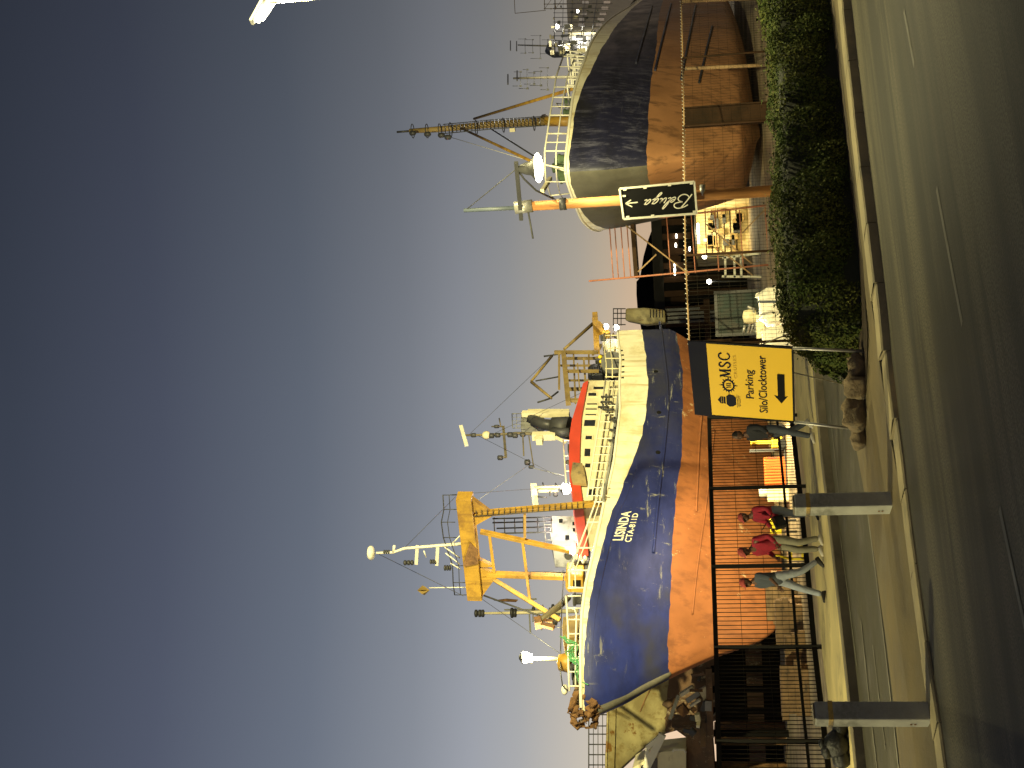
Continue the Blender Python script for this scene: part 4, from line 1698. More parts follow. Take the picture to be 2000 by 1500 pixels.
for v in (1184, 1196):
    m.pipe([S1.gun(u, v + (0 if u < 800 else -4)) for u in (762, 790, 820, 848)], .025, 6)
for u in (764, 780, 800, 820, 845):
    m.tube(S1.gun(u, 1182), S1.gun(u, 1210), .025, n=6)
m.build('stern_rail', 'cream_paint', R1)
m = MB()
m.box(q1(764, 1168, 1.0), (.7, .7, .55))
m.build('engine_block', 'black_plastic', R1, bevel=.05)
for u, v in ((862, 1183), (860, 1203)):
    lampball(R1, q1(u, v, 1.8), .14, 'lamp_lens_white', 50, 'stern_floodlight', WHITE, (0, .3, 0))
for k, (u, v) in enumerate(((803, 1172), (794, 1174))):
    MB().sph(q1(u, v, 2.4), .09, (1, 1, 1), 10, 8).build('net_float', 'safety_yellow', R1)

# keel blocks and shores
for k in range(9):
    x = -1.2 - k * 2.2
    m = MB()
    m.box((x, 0, -.02), (.5, 1.0, .16))
    o = m.build('keel_block', 'timber', None)
    o.location = S1.o
    o.rotation_euler = S1.root.rotation_euler
    tag(o, 'squat timber keel block under the orange bottom of the blue trawler', 'keel block', 'keel blocks under the blue trawler')

# green rope thrown over the bow rail: lies on the boat
m = MB()
rnd = random.Random(6)
main = [(256, 1098), (247, 1112), (243, 1126), (232, 1118), (224, 1110), (212, 1120), (200, 1133), (186, 1128), (176, 1131), (164, 1140), (152, 1143)]
for k in range(9):
    a_, b_ = ((0, 11), (0, 7), (2, 9), (3, 11), (0, 5), (5, 11))[k % 6]
    P = [S1.gun(u + rnd.uniform(-9, 9), v + rnd.uniform(-8, 8), 1.0) + V((0, .05 + rnd.uniform(-.25, .05), 0)) for u, v in main[a_:b_]]
    m.pipe(smooth_line(P, 2), .017, 5)
m.v = [S1.world(p) for p in m.v]
o = m.build('mooring_rope', 'green_rope')
tag(o, 'tangled green rope thrown over the bow rail of the blue trawler', 'rope')

# ---- the dark trawler on the right ---------------------------------------
stem2 = [(1164, 1108), (1168, 1180), (1177, 1263), (1190, 1350), (1200, 1400), (1212, 1450), (1224, 1470), (1238, 1482)]
o2 = G(1238, 1484, .12)
S2 = Ship('fishing_trawler', 'blackish trawler with brown bottom and white bow rail, right of the script sign', (o2.x, o2.y, .12), R_(18), stem2, 4.4, 4.2, 6.0, .9)
S2.xe = -48
top2 = S2.table([(1172, 1105), (1230, 1109), (1273, 1114), (1308, 1118), (1345, 1128), (1380, 1141), (1433, 1165), (1468, 1199), (1487, 1230)])
mid2 = S2.table([(1172, 1112), (1230, 1116), (1273, 1122), (1308, 1130), (1367, 1157), (1425, 1189), (1465, 1218), (1487, 1238)])
wl2 = S2.table([(1180, 1263), (1240, 1265), (1320, 1270), (1410, 1283), (1500, 1295)])
print('S2 top', top2, 'mid', mid2, 'wl', wl2)
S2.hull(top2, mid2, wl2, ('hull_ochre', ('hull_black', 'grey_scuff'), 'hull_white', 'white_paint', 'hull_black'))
R2 = S2.root
for pix in ([(1375, 1242), (1430, 1258), (1487, 1274)], [(1361, 1279), (1420, 1293), (1492, 1311)], [(1343, 1330), (1410, 1343), (1489, 1359)], [(1337, 1365), (1390, 1377), (1447, 1391)]):
    S2.rub(pix, .05, 'hull_black', 'bilge_strake')
p2 = lambda u, v, y=0.0: S2.pt(u, v, y)
# bow rail
r2 = [(1178, 1064), (1205, 1064), (1239, 1069), (1275, 1074), (1310, 1080), (1350, 1086), (1390, 1100)]
base2 = [(1170, 1108), (1205, 1108), (1239, 1112), (1275, 1116), (1310, 1120), (1350, 1131), (1390, 1146)]
m = MB()
m.pipe([S2.gun(u, v) for u, v in r2], .034, 7)
m.pipe([S2.gun(u, lerp(v, b[1], .5)) for (u, v), b in zip(r2, base2)], .028, 7)
for (u, v), b in zip(r2, base2):
    m.tube(S2.gun(u, v), S2.gun(b[0], b[1]), .032, n=6)
for u in (1222, 1292, 1330, 1370):
    m.tube(S2.gun(u, interp(r2, u)), S2.gun(u, interp(base2, u)), .022, n=6)
m.build('bow_rail', 'white_paint', R2)
m = MB()
sb = [(1178, 1064), (1145, 1066), (1118, 1075), (1110, 1084)]
bb_ = [(1165, 1108), (1145, 1110), (1122, 1112), (1113, 1116)]
yy = (-.2, -.9, -1.9, -2.4)
for k, r in ((0, .034), (.5, .028)):
    m.pipe([p2(lerp(u, b[0], k), lerp(v, b[1], k), y) for (u, v), b, y in zip(sb, bb_, yy)], r, 7)
for (u, v), b, y in zip(sb, bb_, yy):
    m.tube(p2(u, v, y), p2(b[0], b[1], y), .028, n=6)
m.build('bow_rail', 'white_paint', R2)
m = MB()
rnd = random.Random(12)
for u, v, y, r in ((1180, 1090, -.6, .2), (1172, 1085, -1, .16), (1160, 1096, -1, .2), (1150, 1100, -1.2, .15), (1190, 1096, .2, .15), (1280, 1106, .6, .15), (1300, 1108, .6, .2)):
    m = MB()
    m.lathe([(r * 1.2, -.5), (r, -.4), (r, 0), (r * 1.3, .04), (r * 1.25, .12), (.02, .16)], p2(u, v, y), 10)
    m.build('windlass', 'dull_green', R2)
MB().beam(p2(1127, 1059, -1), p2(1152, 1075, -1), .14, .14).build('anchor_davit', 'cream_paint', R2)
# mast
mb, mtp = p2(1266, 1112), p2(1244, 782)
fmast = MB().pipe([p2(1264, 1075), p2(1257, 960), p2(1247, 850), p2(1244, 800)], .20, 10, .11).build('foremast', 'ochre_paint', R2)
MB().pipe([p2(1263, 1116), p2(1263, 1072), p2(1268, 1064)], .24, 12).build('mast_foot', 'yellow_paint', fmast)
MB().pipe([p2(1244, 800), p2(1242, 775)], .05, 6).build('mast_top', 'dark_grey', fmast)
m = MB()
for k in range(26):
    v = 870 + k * 7.4
    u = interp([(850, 1247), (960, 1257), (1075, 1264)], v)
    m.tube(p2(u - 9, v, .25), p2(u + 9, v - 1, .25), .022, n=5)
for du in (-9, 9):
    m.pipe([p2(u + du, v, .25) for v, u in ((865, 1248), (960, 1257), (1065, 1264))], .022, 5)
m.build('ladder', 'dark_grey', fmast)
for v in (806, 834, 859, 880, 930, 983, 1043):
    m = MB()
    u = interp([(850, 1247), (960, 1257), (1075, 1264)], v)
    c_ = p2(u - 3, v)
    m.pipe([c_ + V((.34 * math.cos(t), .34 * math.sin(t), 0)) for t in [i * .5236 for i in range(12)]], .022, 5, closed=True)
    m.build('hoop', 'dark_grey', fmast)
for u, v in ((1238, 835), (1232, 875), (1236, 862), (1240, 806)):
    q = MB()
    q.lathe([(.05, -.16), (.12, -.1), (.12, .1), (.05, .16)], p2(u, v), 10)
    q.build('navigation_light', 'dark_grey', fmast)
q = MB()
q.box(p2(1247, 1001), (.2, .2, .24))
q.build('mast_lamp', 'cream_paint', fmast)
MB().pipe([p2(1268, 926), p2(1328, 1124, 2.0)], .065, 8, .08).build('stay_leg', 'yellow_paint', fmast)
MB().pipe([p2(1250, 900), p2(1184, 1040, -.4)], .055, 8, .065).build('stay_leg', 'yellow_paint', fmast)
MB().pipe([p2(1249, 958), p2(1193, 1046, -.2)], .035, 6).build('stay', 'dark_grey', fmast)
MB().pipe([p2(1232, 880), p2(1183, 1044, -.6)], .014, 5).build('stay', 'white_paint', fmast)
# hatch hoops amidships
m = MB()
for a, b, c_, d in (((1310, 1082), (1330, 1082), (1328, 1104), (1308, 1104)), ((1290, 1092), (1298, 1086), (1296, 1112), (1288, 1112))):
    m = MB()
    m.pipe([p2(*a, 1), p2(*b, 1), p2(*c_, 1), p2(*d, 1)], .03, 6, closed=True)
    m.build('hatch_hoop', 'white_paint', R2)
# two radar masts further aft
for (u0, v0, u1, v1, tops, label) in ((1350, 1125, 1347, 1003, ((1345, 992, .28), (1352, 1010, .2)), 0), (1408, 1140, 1412, 1012, ((1411, 997, .34), (1410, 1009, .34)), 1)):
    y = -.5
    am = MB().pipe([p2(u0, v0, y), p2(u1, v1, y)], .11, 8, .07).build('radar_mast', 'cream_paint', R2)
    for u, v, r in tops:
        MB().beam(p2(u - 9, v, y), p2(u + 9, v, y), .12, .10).build('radar_scanner', 'dark_grey', am)
    q = MB()
    rnd = random.Random(label + 3)
    for k in range(5):
        v = lerp(v1 + 14, v0 - 55, k / 4)
        u = lerp(u1, u0, (v - v1) / (v0 - v1))
        L = rnd.uniform(12, 26)
        q.tube(p2(u - L, v, y), p2(u + L * .8, v - 1, y), .022, n=5)
        for du in (-L, L * .8):
            q.tube(p2(u + du, v + 2, y), p2(u + du, v - rnd.uniform(8, 22), y), .02, n=5)
            q.box(p2(u + du, v, y), (.12, .12, .15))
    q.build('cross_arm', 'grey_paint', am)
# superstructure: stacked decks with rails, seen end on
whs = MB()
whs.prism([p2(u, v, 1.6) for u, v in ((1530, 1105), (1428, 1110), (1400, 1128), (1396, 1160), (1530, 1260))], V((0, -3.2, 0)))
sw = whs.build('wheelhouse', 'cream_paint', R2)
m = MB()
rnd = random.Random(21)
for k in range(9):
    u = 1404 + k * 11
    for v in (1121 + k * 2, 1147 + k * 4):
        if rnd.random() < .75:
            m = MB()
            m.prism([p2(a, b, 1.63) for a, b in ((u + 6, v), (u, v), (u, v + 13), (u + 6, v + 13))], V((0, .01, 0)))
            m.build('window', 'window_glass', sw)
m = MB()
for v0, v1 in ((1083, 1083), (1098, 1100), (1114, 1118), (1132, 1142), (1150, 1166)):
    m.pipe([p2(u, lerp(v0, v1, (u - 1392) / 110), 2.2) for u in (1392, 1450, 1510)], .03, 6)
for u in range(1394, 1510, 9):
    m.tube(p2(u, 1081 if u > 1420 else 1104, 2.2), p2(u, 1140 + max(0, u - 1400) * .6, 2.2), .03, n=5)
m.build('deck_rail', 'dark_grey', sw)
m = MB()
for u, v in ((1392, 1112), (1398, 1118), (1384, 1122), (1376, 1126), (1366, 1118), (1358, 1122), (1344, 1114), (1332, 1112)):
    m.beam(S2.gun(u, v + 18), S2.gun(u + 2, v - 4), .05, .05)
    m.beam(S2.gun(u + 2, v - 4), S2.gun(u + 2, v - 4) + V((0, -.7, 0)), .05, .05)
m.build('ladder_rail', 'white_paint', R2)
for k in range(30):
    m = MB()
    u, v = rnd.uniform(1395, 1500), rnd.uniform(1072, 1150)
    m.box(p2(u, v, rnd.uniform(-1.5, 2.4)), (rnd.uniform(.1, .5), rnd.uniform(.1, .5), rnd.uniform(.1, .45)))
    m.build('deck_locker', 'cream_paint', sw)
for k in range(24):
    m = MB()
    u, v = rnd.uniform(1385, 1500), rnd.uniform(1090, 1170)
    m.box(p2(u, v, rnd.uniform(1.5, 2.5)), (rnd.uniform(.1, .5), rnd.uniform(.1, .4), rnd.uniform(.1, .5)))
    m.build('deck_vent', 'dark_grey', sw)
MB().pipe([p2(1395, 1130, 0), p2(1393, 1082, 0), p2(1400, 1070, 0), p2(1412, 1074, 0)], .26, 10).build('exhaust_pipe', 'dark_grey', R2)
lampball(R2, p2(1448, 1088, 3.2), .14, 'lamp_lens_white', 1800, 'deck_lamp', WHITE, (0, .4, -.1))
lampball(R2, p2(1478, 1128, 3.4), .12, 'lamp_lens_white', 1500, 'deck_lamp', WHITE, (0, .4, -.1))
# yellow lattice platform at the frame edge
m = MB()
xq = p2(1490, 1110, 0).x
l2 = lambda u, v: S2.px(u, v, xq)
for v in (1064, 1085, 1110, 1135, 1160):
    m.beam(l2(1481, v), l2(1530, v - 2), .12, .12)
for u in (1483, 1492, 1502, 1514):
    m.beam(l2(u, 1062), l2(u, 1166), .12, .12)
for v in (1064, 1085, 1110, 1135):
    m.beam(l2(1483, v), l2(1514, v + 22), .07, .07)
m.beam(l2(1474, 1006), l2(1480, 1066), .1, .1)
m.beam(l2(1474, 1006), l2(1530, 1003), .1, .1)
m.build('gantry', 'ochre_paint', R2)

# ---- the beige ship on the left ------------------------------------------
o3 = V(W(118, 1440, 64))
S3 = Ship('fishing_vessel', 'rust streaked beige bow of a larger vessel behind the blue trawler at far left', (o3.x, o3.y, .12), R_(30),
          [(-26, 1184), (0, 1212), (44, 1260), (70, 1296), (84, 1345), (95, 1395), (118, 1446)], 5.2, 5.0, 6.0)
S3.root['group'] = 'fishing boats hauled out in the yard'
S3.xe = -26
top3 = S3.table([(-10, 1184), (20, 1184), (60, 1186), (110, 1187), (180, 1190)])
wl3 = S3.table([(76, 1299), (100, 1301), (150, 1304), (220, 1310)])
print('S3', top3, wl3, S3.stem)
mid3 = [(x, z - .12) for x, z in top3]
S3.hull(top3, mid3, wl3, ('hull_brown', 'hull_beige', 'hull_beige', 'hull_beige', 'hull_beige'))
R3 = S3.root
m = MB()
for k in range(5):
    m.pipe([S3.gun(u, 1186 - 36 + 9 * k) for u in (-20, 20, 60, 110, 150)], .03 if k == 0 else .018, 5)
for u in (-14, 6, 26, 46, 66, 82, 104, 124, 146):
    m.tube(S3.gun(u, 1150), S3.gun(u, 1187), .03, n=5)
m.build('bow_rail', 'dark_grey', R3)
S3.rub([(110, 1250), (140, 1262), (190, 1290)], .03, 'rust_steel', 'plate_seam')
m = MB()
rnd = random.Random(15)
for k in range(13):
    p = S3.on(rnd.uniform(75, 130), rnd.uniform(1303, 1360))
    if p is not None:
        m = MB()
        m.sph(p, rnd.uniform(.15, .4), (1, .3, .8), 8, 6, jit=.2)
        m.build('growth_patch', 'hull_brown', R3)
# its grey mast standing up behind the yellow gantry
q3 = lambda u, v: S3.pt(u, v, -1.0)
mm = MB().pipe([q3(307, 1130), q3(303, 1010), q3(302, 935)], .13, 8, .06).build('mast', 'cream_paint', R3)
q = MB()
for u, v, r in ((302, 930, .22), (302, 937, .22), (302, 943, .22), (303, 1000, .3), (303, 1006, .26), (308, 1042, .2), (296, 1075, .35), (310, 1080, .3)):
    q = MB()
    q.lathe([(r * .5, -.1), (r, -.06), (r, .06), (r * .5, .1)], q3(u, v), 10)
    q.build('navigation_light', 'dark_grey', mm)
q = MB()
for a, b in (((309, 985), (309, 1060)), ((286, 1041), (328, 1041)), ((306, 1052), (270, 1058)), ((330, 1020), (330, 1048)), ((318, 1060), (284, 1070))):
    q.beam(q3(*a), q3(*b), .07, .07)
q.beam(q3(300, 1034), q3(264, 1036), .09, .09)
q.build('cross_arm', 'grey_paint', mm)
q = MB()
q.prism([q3(u, v) for u, v in ((328, 965), (331, 990), (329, 1012), (325, 1008), (326, 985))], V((.05, 0, 0)))
q.build('pennant', 'rust_steel', mm)
q = MB()
q.prism([q3(u, v) for u, v in ((300, 1070), (280, 1072), (278, 1088), (300, 1094))], V((-.6, 0, 0)))
q.build('mast_box', 'grey_paint', mm)

# grey sternhouse of a vessel beyond the blue trawler's stern
t3 = W(885, 1222, 72)
t3r = thing('stern_tank', 'pale weathered steel tank with a caged ladder behind the stern of the blue trawler', 'tank', (t3.x, t3.y, 0))
o0 = V((t3.x, t3.y, 0))
k3 = lambda u, v, Y=72: W(u, v, Y) - o0
m = MB()
m.prism([k3(u, v) for u, v in ((898, 1222), (874, 1221), (866, 1260), (870, 1300), (895, 1298), (899, 1260))], V((0, 2.0, 0)))
m.build('shell', 'hull_beige', t3r, bevel=.1)
m = MB()
for u in (897, 888, 878, 866):
    m.tube(k3(u, 1198), k3(u, 1222), .03, n=5)
for v in (1198, 1206, 1213):
    m.tube(k3(898, v), k3(864, v), .025, n=5)
for v in range(1270, 1300, 6):
    m.tube(k3(896, v, 71.9), k3(880, v, 71.9), .025, n=5)
m.build('rail', 'dark_grey', t3r)
m = MB()
for u in (870, 878, 886, 894):
    m.beam(k3(u, 1298, 73), V((k3(u, 1298, 73).x, 1.0, 0)), .15, .15)
m.build('leg', 'dark_grey', t3r)

# ------------------------------------------------------------------ people
def skin_mesh(name, verts, edges, rad, mat, parent, extra=None, sub=2):
    me = bpy.data.meshes.new('tmp')
    me.from_pydata([tuple(v) for v in verts], edges, [])
    o = bpy.data.objects.new('tmp', me)
    COL.objects.link(o)
    o.modifiers.new('s', 'SKIN')
    md = o.modifiers.new('d', 'SUBSURF')
    md.levels = sub
    for i, r in enumerate(rad):
        sv_ = me.skin_vertices[0].data[i]
        sv_.radius = (r, r) if isinstance(r, (int, float)) else r
        sv_.use_root = (i == 0)
    dg = bpy.context.evaluated_depsgraph_get()
    em = bpy.data.meshes.new_from_object(o.evaluated_get(dg))
    m = MB()
    m.add([v.co.copy() for v in em.vertices], [tuple(p.vertices) for p in em.polygons], True)
    bpy.data.objects.remove(o)
    bpy.data.meshes.remove(em)
    if extra:
        extra(m)
    return m.build(name, mat, parent)


def person(label, foot, rotz, sc, J, mats, cap=None, bag=None):
    """J: joints (x forward, y left, z up) in metres for a 1.72 m figure"""
    t = thing('person', label, 'person', foot, 'walkers on the pavement', rotz)
    t.scale = (sc * .96,) * 3
    g_ = lambda k: V(J[k])
    spine = ['pelvis', 'waist', 'chest', 'neck', 'head']
    names = spine + ['shl', 'ell', 'wrl', 'shr', 'elr', 'wrr', 'hpl', 'knl', 'anl', 'hpr', 'knr', 'anr']
    idx = {k: i for i, k in enumerate(names)}
    E = [(0, 1), (1, 2), (2, 3), (3, 4), (2, idx['shl']), (idx['shl'], idx['ell']), (idx['ell'], idx['wrl']), (2, idx['shr']), (idx['shr'], idx['elr']), (idx['elr'], idx['wrr']),
         (0, idx['hpl']), (idx['hpl'], idx['knl']), (idx['knl'], idx['anl']), (0, idx['hpr']), (idx['hpr'], idx['knr']), (idx['knr'], idx['anr'])]
    R = dict(pelvis=.12, waist=.115, chest=.135, neck=.055, head=.05, shl=.062, ell=.043, wrl=.030, shr=.062, elr=.043, wrr=.030, hpl=.085, knl=.056, anl=.040, hpr=.085, knr=.056, anr=.040)
    hd_ = g_('head')
    fwd = V((math.cos(J.get('turn', 0)), math.sin(J.get('turn', 0)), -J.get('nod', .1)))
    fwd.normalize()
    side = V((0, 0, 1)).cross(fwd).normalized()
    up = fwd.cross(side).normalized()
    rotm = M((fwd, side, up)).transposed()

    def head(m):
        c = hd_ + up * .09
        m.sph(c + up * .02 - fwd * .012, .098, (1.0, .78, 1.12), 18, 14, rotm)
        m.sph(c - up * .045 + fwd * .022, .072, (1.0, .80, .95), 14, 10, rotm)      # jaw
        m.sph(c - up * .012 + fwd * .098, .018, (1.1, .75, 1.5), 8, 6, rotm)        # nose
        m.sph(c - up * .058 + fwd * .083, .020, (.5, 1.2, .45), 8, 6, rotm)         # mouth
        for s_ in (1, -1):
            m.sph(c + side * (s_ * .078) - up * .008 - fwd * .005, .024, (.7, .35, 1.2), 8, 6, rotm)   # ear
            m.sph(c + side * (s_ * .030) + up * .022 + fwd * .080, .012, (.6, 1, .7), 8, 6, rotm)      # eye
        # hands: palm, four curled fingers and a thumb each
        for w_, e_, s_ in (('wrl', 'ell', 1), ('wrr', 'elr', -1)):
            d = (g_(w_) - g_(e_)).normalized()
            sd = d.cross(V((0, s_, 0))).normalized()
            a = g_(w_)
            acr = sd
            m.sph(a + d * .055, .040, (1, 1, 1), 10, 8, M((d * 1.25, acr * 1.0, d.cross(acr) * .5)).transposed())
            for k, L in enumerate((.062, .074, .070, .056)):
                b = a + d * .092 + acr * ((k - 1.5) * .019)
                nrm_ = d.cross(acr) * s_
                m.pipe([b, b + d * L * .45 + nrm_ * .006, b + d * L * .78 + nrm_ * .022, b + d * L * .9 + nrm_ * .040], .0085, 6, .0065)
            b = a + d * .04 + acr * .036
            m.pipe([b, b + d * .03 + acr * .024, b + d * .06 + acr * .022], .010, 6, .008)
    skin_mesh('body', [g_(k) for k in names], E, [R[k] for k in names], mats['skin'], t, head)
    top = ['chest', 'waist', 'pelvis', 'shl', 'ell', 'wrl', 'shr', 'elr', 'wrr', 'neck']
    ti = {k: i for i, k in enumerate(top)}
    sleeve = mats.get('sleeve', 1.0)
    P = [g_(k) for k in top]
    for s_ in ('l', 'r'):
        P[ti['wr' + s_]] = g_('el' + s_).lerp(g_('wr' + s_), .9 if sleeve > .8 else .05)
    P[ti['neck']] = g_('chest').lerp(g_('neck'), .62)
    P[ti['pelvis']] = g_('pelvis') - V((0, 0, .13))
    Rt = dict(chest=(.165, .150), waist=(.150, .14), pelvis=(.162, .16), shl=.085, ell=.062, wrl=.048, shr=.085, elr=.062, wrr=.048, neck=.075)
    skin_mesh('jacket', P, [(0, 1), (1, 2), (0, 3), (3, 4), (4, 5), (0, 6), (6, 7), (7, 8), (0, 9)], [Rt[k] for k in top], mats['top'], t)
    leg = ['pelvis', 'hpl', 'knl', 'anl', 'hpr', 'knr', 'anr', 'waist']
    P = [g_(k) for k in leg]
    P[7] = g_('pelvis').lerp(g_('waist'), 1.0)
    skin_mesh('trousers', P, [(0, 1), (1, 2), (2, 3), (0, 4), (4, 5), (5, 6), (0, 7)], [.128, .105, .075, .062, .105, .075, .062, .125], mats['legs'], t)
    for s_, rs in (('l', J.get('fl', 0)), ('r', J.get('fr', 0))):
        a = g_('an' + s_)
        q = MB()
        rot = M.Rotation(rs, 3, 'Y')
        rows = []
        for x, wd, hh in ((-.075, .03, .055), (-.06, .040, .085), (0, .045, .095), (.06, .046, .075), (.13, .048, .055), (.175, .040, .045), (.19, .015, .03)):
            rows.append([a + rot @ V((x, yy_ * wd, zz_ * hh - .075)) for yy_, zz_ in ((-1, 0), (-1, .55), (-.6, 1), (.6, 1), (1, .55), (1, 0), (0, 0), (-1, 0))])
        q.grid(rows)
        q.poly(rows[0][:7])
        q.poly(rows[-1][:7][::-1])
        q.build('shoe', mats['shoe'], t)
    c = hd_ + up * .115
    if cap:
        q = MB()
        q.sph(c + up * .012 - fwd * .010, .108, (1.02, .82, .98), 18, 8, rotm, half=True)
        rows = []
        for i in range(9):
            an = -.9 + 1.8 * i / 8
            e_ = c + up * .02 + fwd * (.085 * math.cos(an)) + side * (.082 * math.sin(an))
            L = .085 * math.cos(an * .85)
            rows.append([e_ + up * .008, e_ + fwd * L - up * .012, e_ + fwd * L - up * .018, e_ - up * .004])
        q.grid(rows)
        q.build('cap', cap, t)
    else:
        q = MB()
        q.sph(c + up * .002 - fwd * .022, .104, (.98, .82, 1.0), 16, 8, rotm, half=True)
        q.sph(c - up * .03 - fwd * .055, .075, (.7, .98, 1.1), 12, 8, rotm)
        q.build('hair', 'hair', t)
    return t


WALK = math.atan2(-.66, -.75)
ft = G(372, 1611, .157)
person('person in dark grey top, pale jeans and red cap in long stride', (ft.x, ft.y, .157), WALK, .99,
       dict(pelvis=(0, 0, .93), waist=(.01, 0, 1.08), chest=(.04, 0, 1.30), neck=(.065, 0, 1.45), head=(.085, 0, 1.53),
            shl=(.03, .19, 1.37), ell=(.16, .26, 1.13), wrl=(.36, .27, .98), shr=(.04, -.19, 1.37), elr=(-.10, -.25, 1.12), wrr=(-.05, -.25, .88),
            hpl=(0, .095, .88), knl=(-.08, .10, .49), anl=(-.34, .10, .14), hpr=(.01, -.095, .88), knr=(.20, -.10, .49), anr=(.34, -.10, .08), fl=.45, fr=-.15, nod=.12),
       dict(skin='skin', top='cloth_slate', legs='cloth_denim', shoe='shoe_dark', sleeve=.3), cap='cloth_cap_red')
ft = G(440, 1607, .157)
person('person in loose red jacket and khaki trousers leaning forward beside the yellow trestle', (ft.x, ft.y, .157), WALK + .15, 1.02,
       dict(pelvis=(-.06, 0, .92), waist=(-.02, 0, 1.07), chest=(.07, 0, 1.28), neck=(.14, 0, 1.43), head=(.18, 0, 1.49),
            shl=(.06, .19, 1.35), ell=(.02, .27, 1.09), wrl=(.20, .22, .95), shr=(.07, -.19, 1.35), elr=(-.02, -.26, 1.09), wrr=(.18, -.2, .96),
            hpl=(-.05, .095, .88), knl=(.08, .10, .48), anl=(-.04, .10, .08), hpr=(-.05, -.095, .88), knr=(.10, -.10, .48), anr=(.07, -.10, .08), nod=.3),
       dict(skin='skin', top='cloth_red', legs='cloth_khaki', shoe='shoe_pale'), cap='cloth_cap_red')
ft = G(503, 1599, .157)
p3t = person('person in a bright red top and light grey trousers walking behind the right bollard', (ft.x, ft.y, .157), WALK - .1, .98,
             dict(pelvis=(0, 0, .93), waist=(.01, 0, 1.08), chest=(.05, 0, 1.30), neck=(.09, 0, 1.45), head=(.12, 0, 1.52),
                  shl=(.04, .19, 1.37), ell=(.06, .27, 1.12), wrl=(.26, .22, 1.02), shr=(.05, -.19, 1.37), elr=(.10, -.26, 1.12), wrr=(.30, -.22, 1.02),
                  hpl=(0, .095, .88), knl=(.16, .10, .49), anl=(.10, .10, .09), hpr=(0, -.095, .88), knr=(-.02, -.10, .49), anr=(-.26, -.10, .13), fr=.4, nod=.15),
             dict(skin='skin', top='cloth_red', legs='cloth_grey', shoe='shoe_dark'), cap='cloth_cap_red')
# small black shoulder bag of that walker
bp_ = W(480, 1522, ft.y - .15)
m = MB()
m.box((0, 0, 0), (.26, .12, .22))
m.pipe([V((-.12, 0, .1)), V((-.06, .02, .25)), V((.1, .05, .4))], .012, 5)
o = m.build('shoulder_bag', 'black_plastic', None, bevel=.03)
o.location = bp_
o.rotation_euler = (0, .3, WALK)
tag(o, 'small black bag carried at the hip of the walker in the bright red top', 'bag')
ft = G(661, 1589, .157)
person('person in dark clothes walking half hidden behind the yellow sign', (ft.x, ft.y, .157), WALK, 1.0,
       dict(pelvis=(0, 0, .93), waist=(.01, 0, 1.08), chest=(.04, 0, 1.30), neck=(.07, 0, 1.45), head=(.09, 0, 1.53),
            shl=(.03, .19, 1.37), ell=(.10, .26, 1.12), wrl=(.27, .24, .98), shr=(.04, -.19, 1.37), elr=(-.08, -.25, 1.12), wrr=(-.02, -.25, .88),
            hpl=(0, .095, .88), knl=(.14, .10, .49), anl=(.26, .10, .08), hpr=(0, -.095, .88), knr=(-.06, -.10, .49), anr=(-.28, -.10, .13), fr=.4),
       dict(skin='skin', top='cloth_dark', legs='cloth_slate', shoe='shoe_pale'))

# ------------------------------------------------------------------ street lamp at the kerb (top right of the view)
LY = 22.4
lh = W(1474, 503, LY)
pb_ = W(1497, 515, LY)
sl = thing('street_lamp', 'tall galvanised street lamp with lit twin tubes at the upper right kerb', 'street lamp', (pb_.x, pb_.y, .125), 'street lamps along the road')
o0 = V((pb_.x, pb_.y, .125))
hz = pb_.z - .125
MB().pipe([V((0, 0, 0)), V((0, 0, hz * .5)), V((0, 0, hz - .1)), V((-.05, 0, hz))], .075, 12, .05).build('pole', 'galvanised', sl)
hd_ = lh - o0
m = MB()
m.beam(V((0, 0, hz)), V((hd_.x - .22, hd_.y - .2, hd_.z + .05)), .16, .07, (0, 0, 1), .14, .06)
head = m.build('lamp_head', 'grey_paint', sl, bevel=.01)
m = MB()
a = V((.0, .06, hz - .075))
b = V((hd_.x - .17, hd_.y - .12, hd_.z - .03))
m.pipe([a, b], .06, 10)
m.pipe([a + V((.03, .10, -.045)), b + V((.06, .10, -.05))], .055, 10)
m.build('lens', 'lamp_lens', head)
lamp('street_lamp_light', 'SPOT', (hd_.x, hd_.y, hd_.z - .35), 5600, WARM, sl, .12, (hd_.x, hd_.y - 1.0, hd_.z - 6), R_(106), .65)

# assumed second lamp, added unseen at left to light bollards, walkers and pavement
lx = V((-13.5, 15.6, .02))
assumed_lamp = thing('street_lamp', 'assumed street lamp, added unseen at far left to light the bollards and walkers', 'street lamp', lx, 'street lamps along the road')
for ch in list(sl.children):
    if ch.type == 'MESH':
        c = ch.copy()
        COL.objects.link(c)
        c.parent = assumed_lamp
        for g2 in ch.children:
            d = g2.copy()
            COL.objects.link(d)
            d.parent = c
lamp('street_lamp_light', 'SPOT', (.6, .2, hz - .4), 11000, WARM, assumed_lamp, .12, (6.5, 7.0, 0), R_(112), .7)  # beam of the assumed, unseen lamp

# ------------------------------------------------------------------ post with pendant lamp and script sign
PY = 22.9
pa = W(1128, 1520, PY)
post0 = V((pa.x, pa.y, .125))
lp = thing('lamp_post', 'timber lamp post with a lit pendant lamp on its arm, carrying the script sign', 'lamp post', post0)
w0 = lambda u, v, Y=PY: W(u, v, Y) - post0
MB().tube(V((0, 0, 0)), w0(1096, 1018), .105, .085, 14).build('pole', 'pole_wood', lp)
MB().tube(w0(1095, 1030), w0(1089, 906), .040, .036, 10).build('pole_top', 'slate_pole', lp)
MB().tube(w0(1098, 1040), w0(1094, 1006), .115, .115, 14).build('pole_cap', 'galvanised', lp)
MB().tube(w0(1102, 1106), w0(1101, 1093), .110, .110, 14).build('pole_band', 'dark_grey', lp)
arm = MB().beam(w0(1071, 1018, PY + .15), w0(1183, 1008, PY - 1.05), .05, .07).build('arm', 'dark_grey', lp)
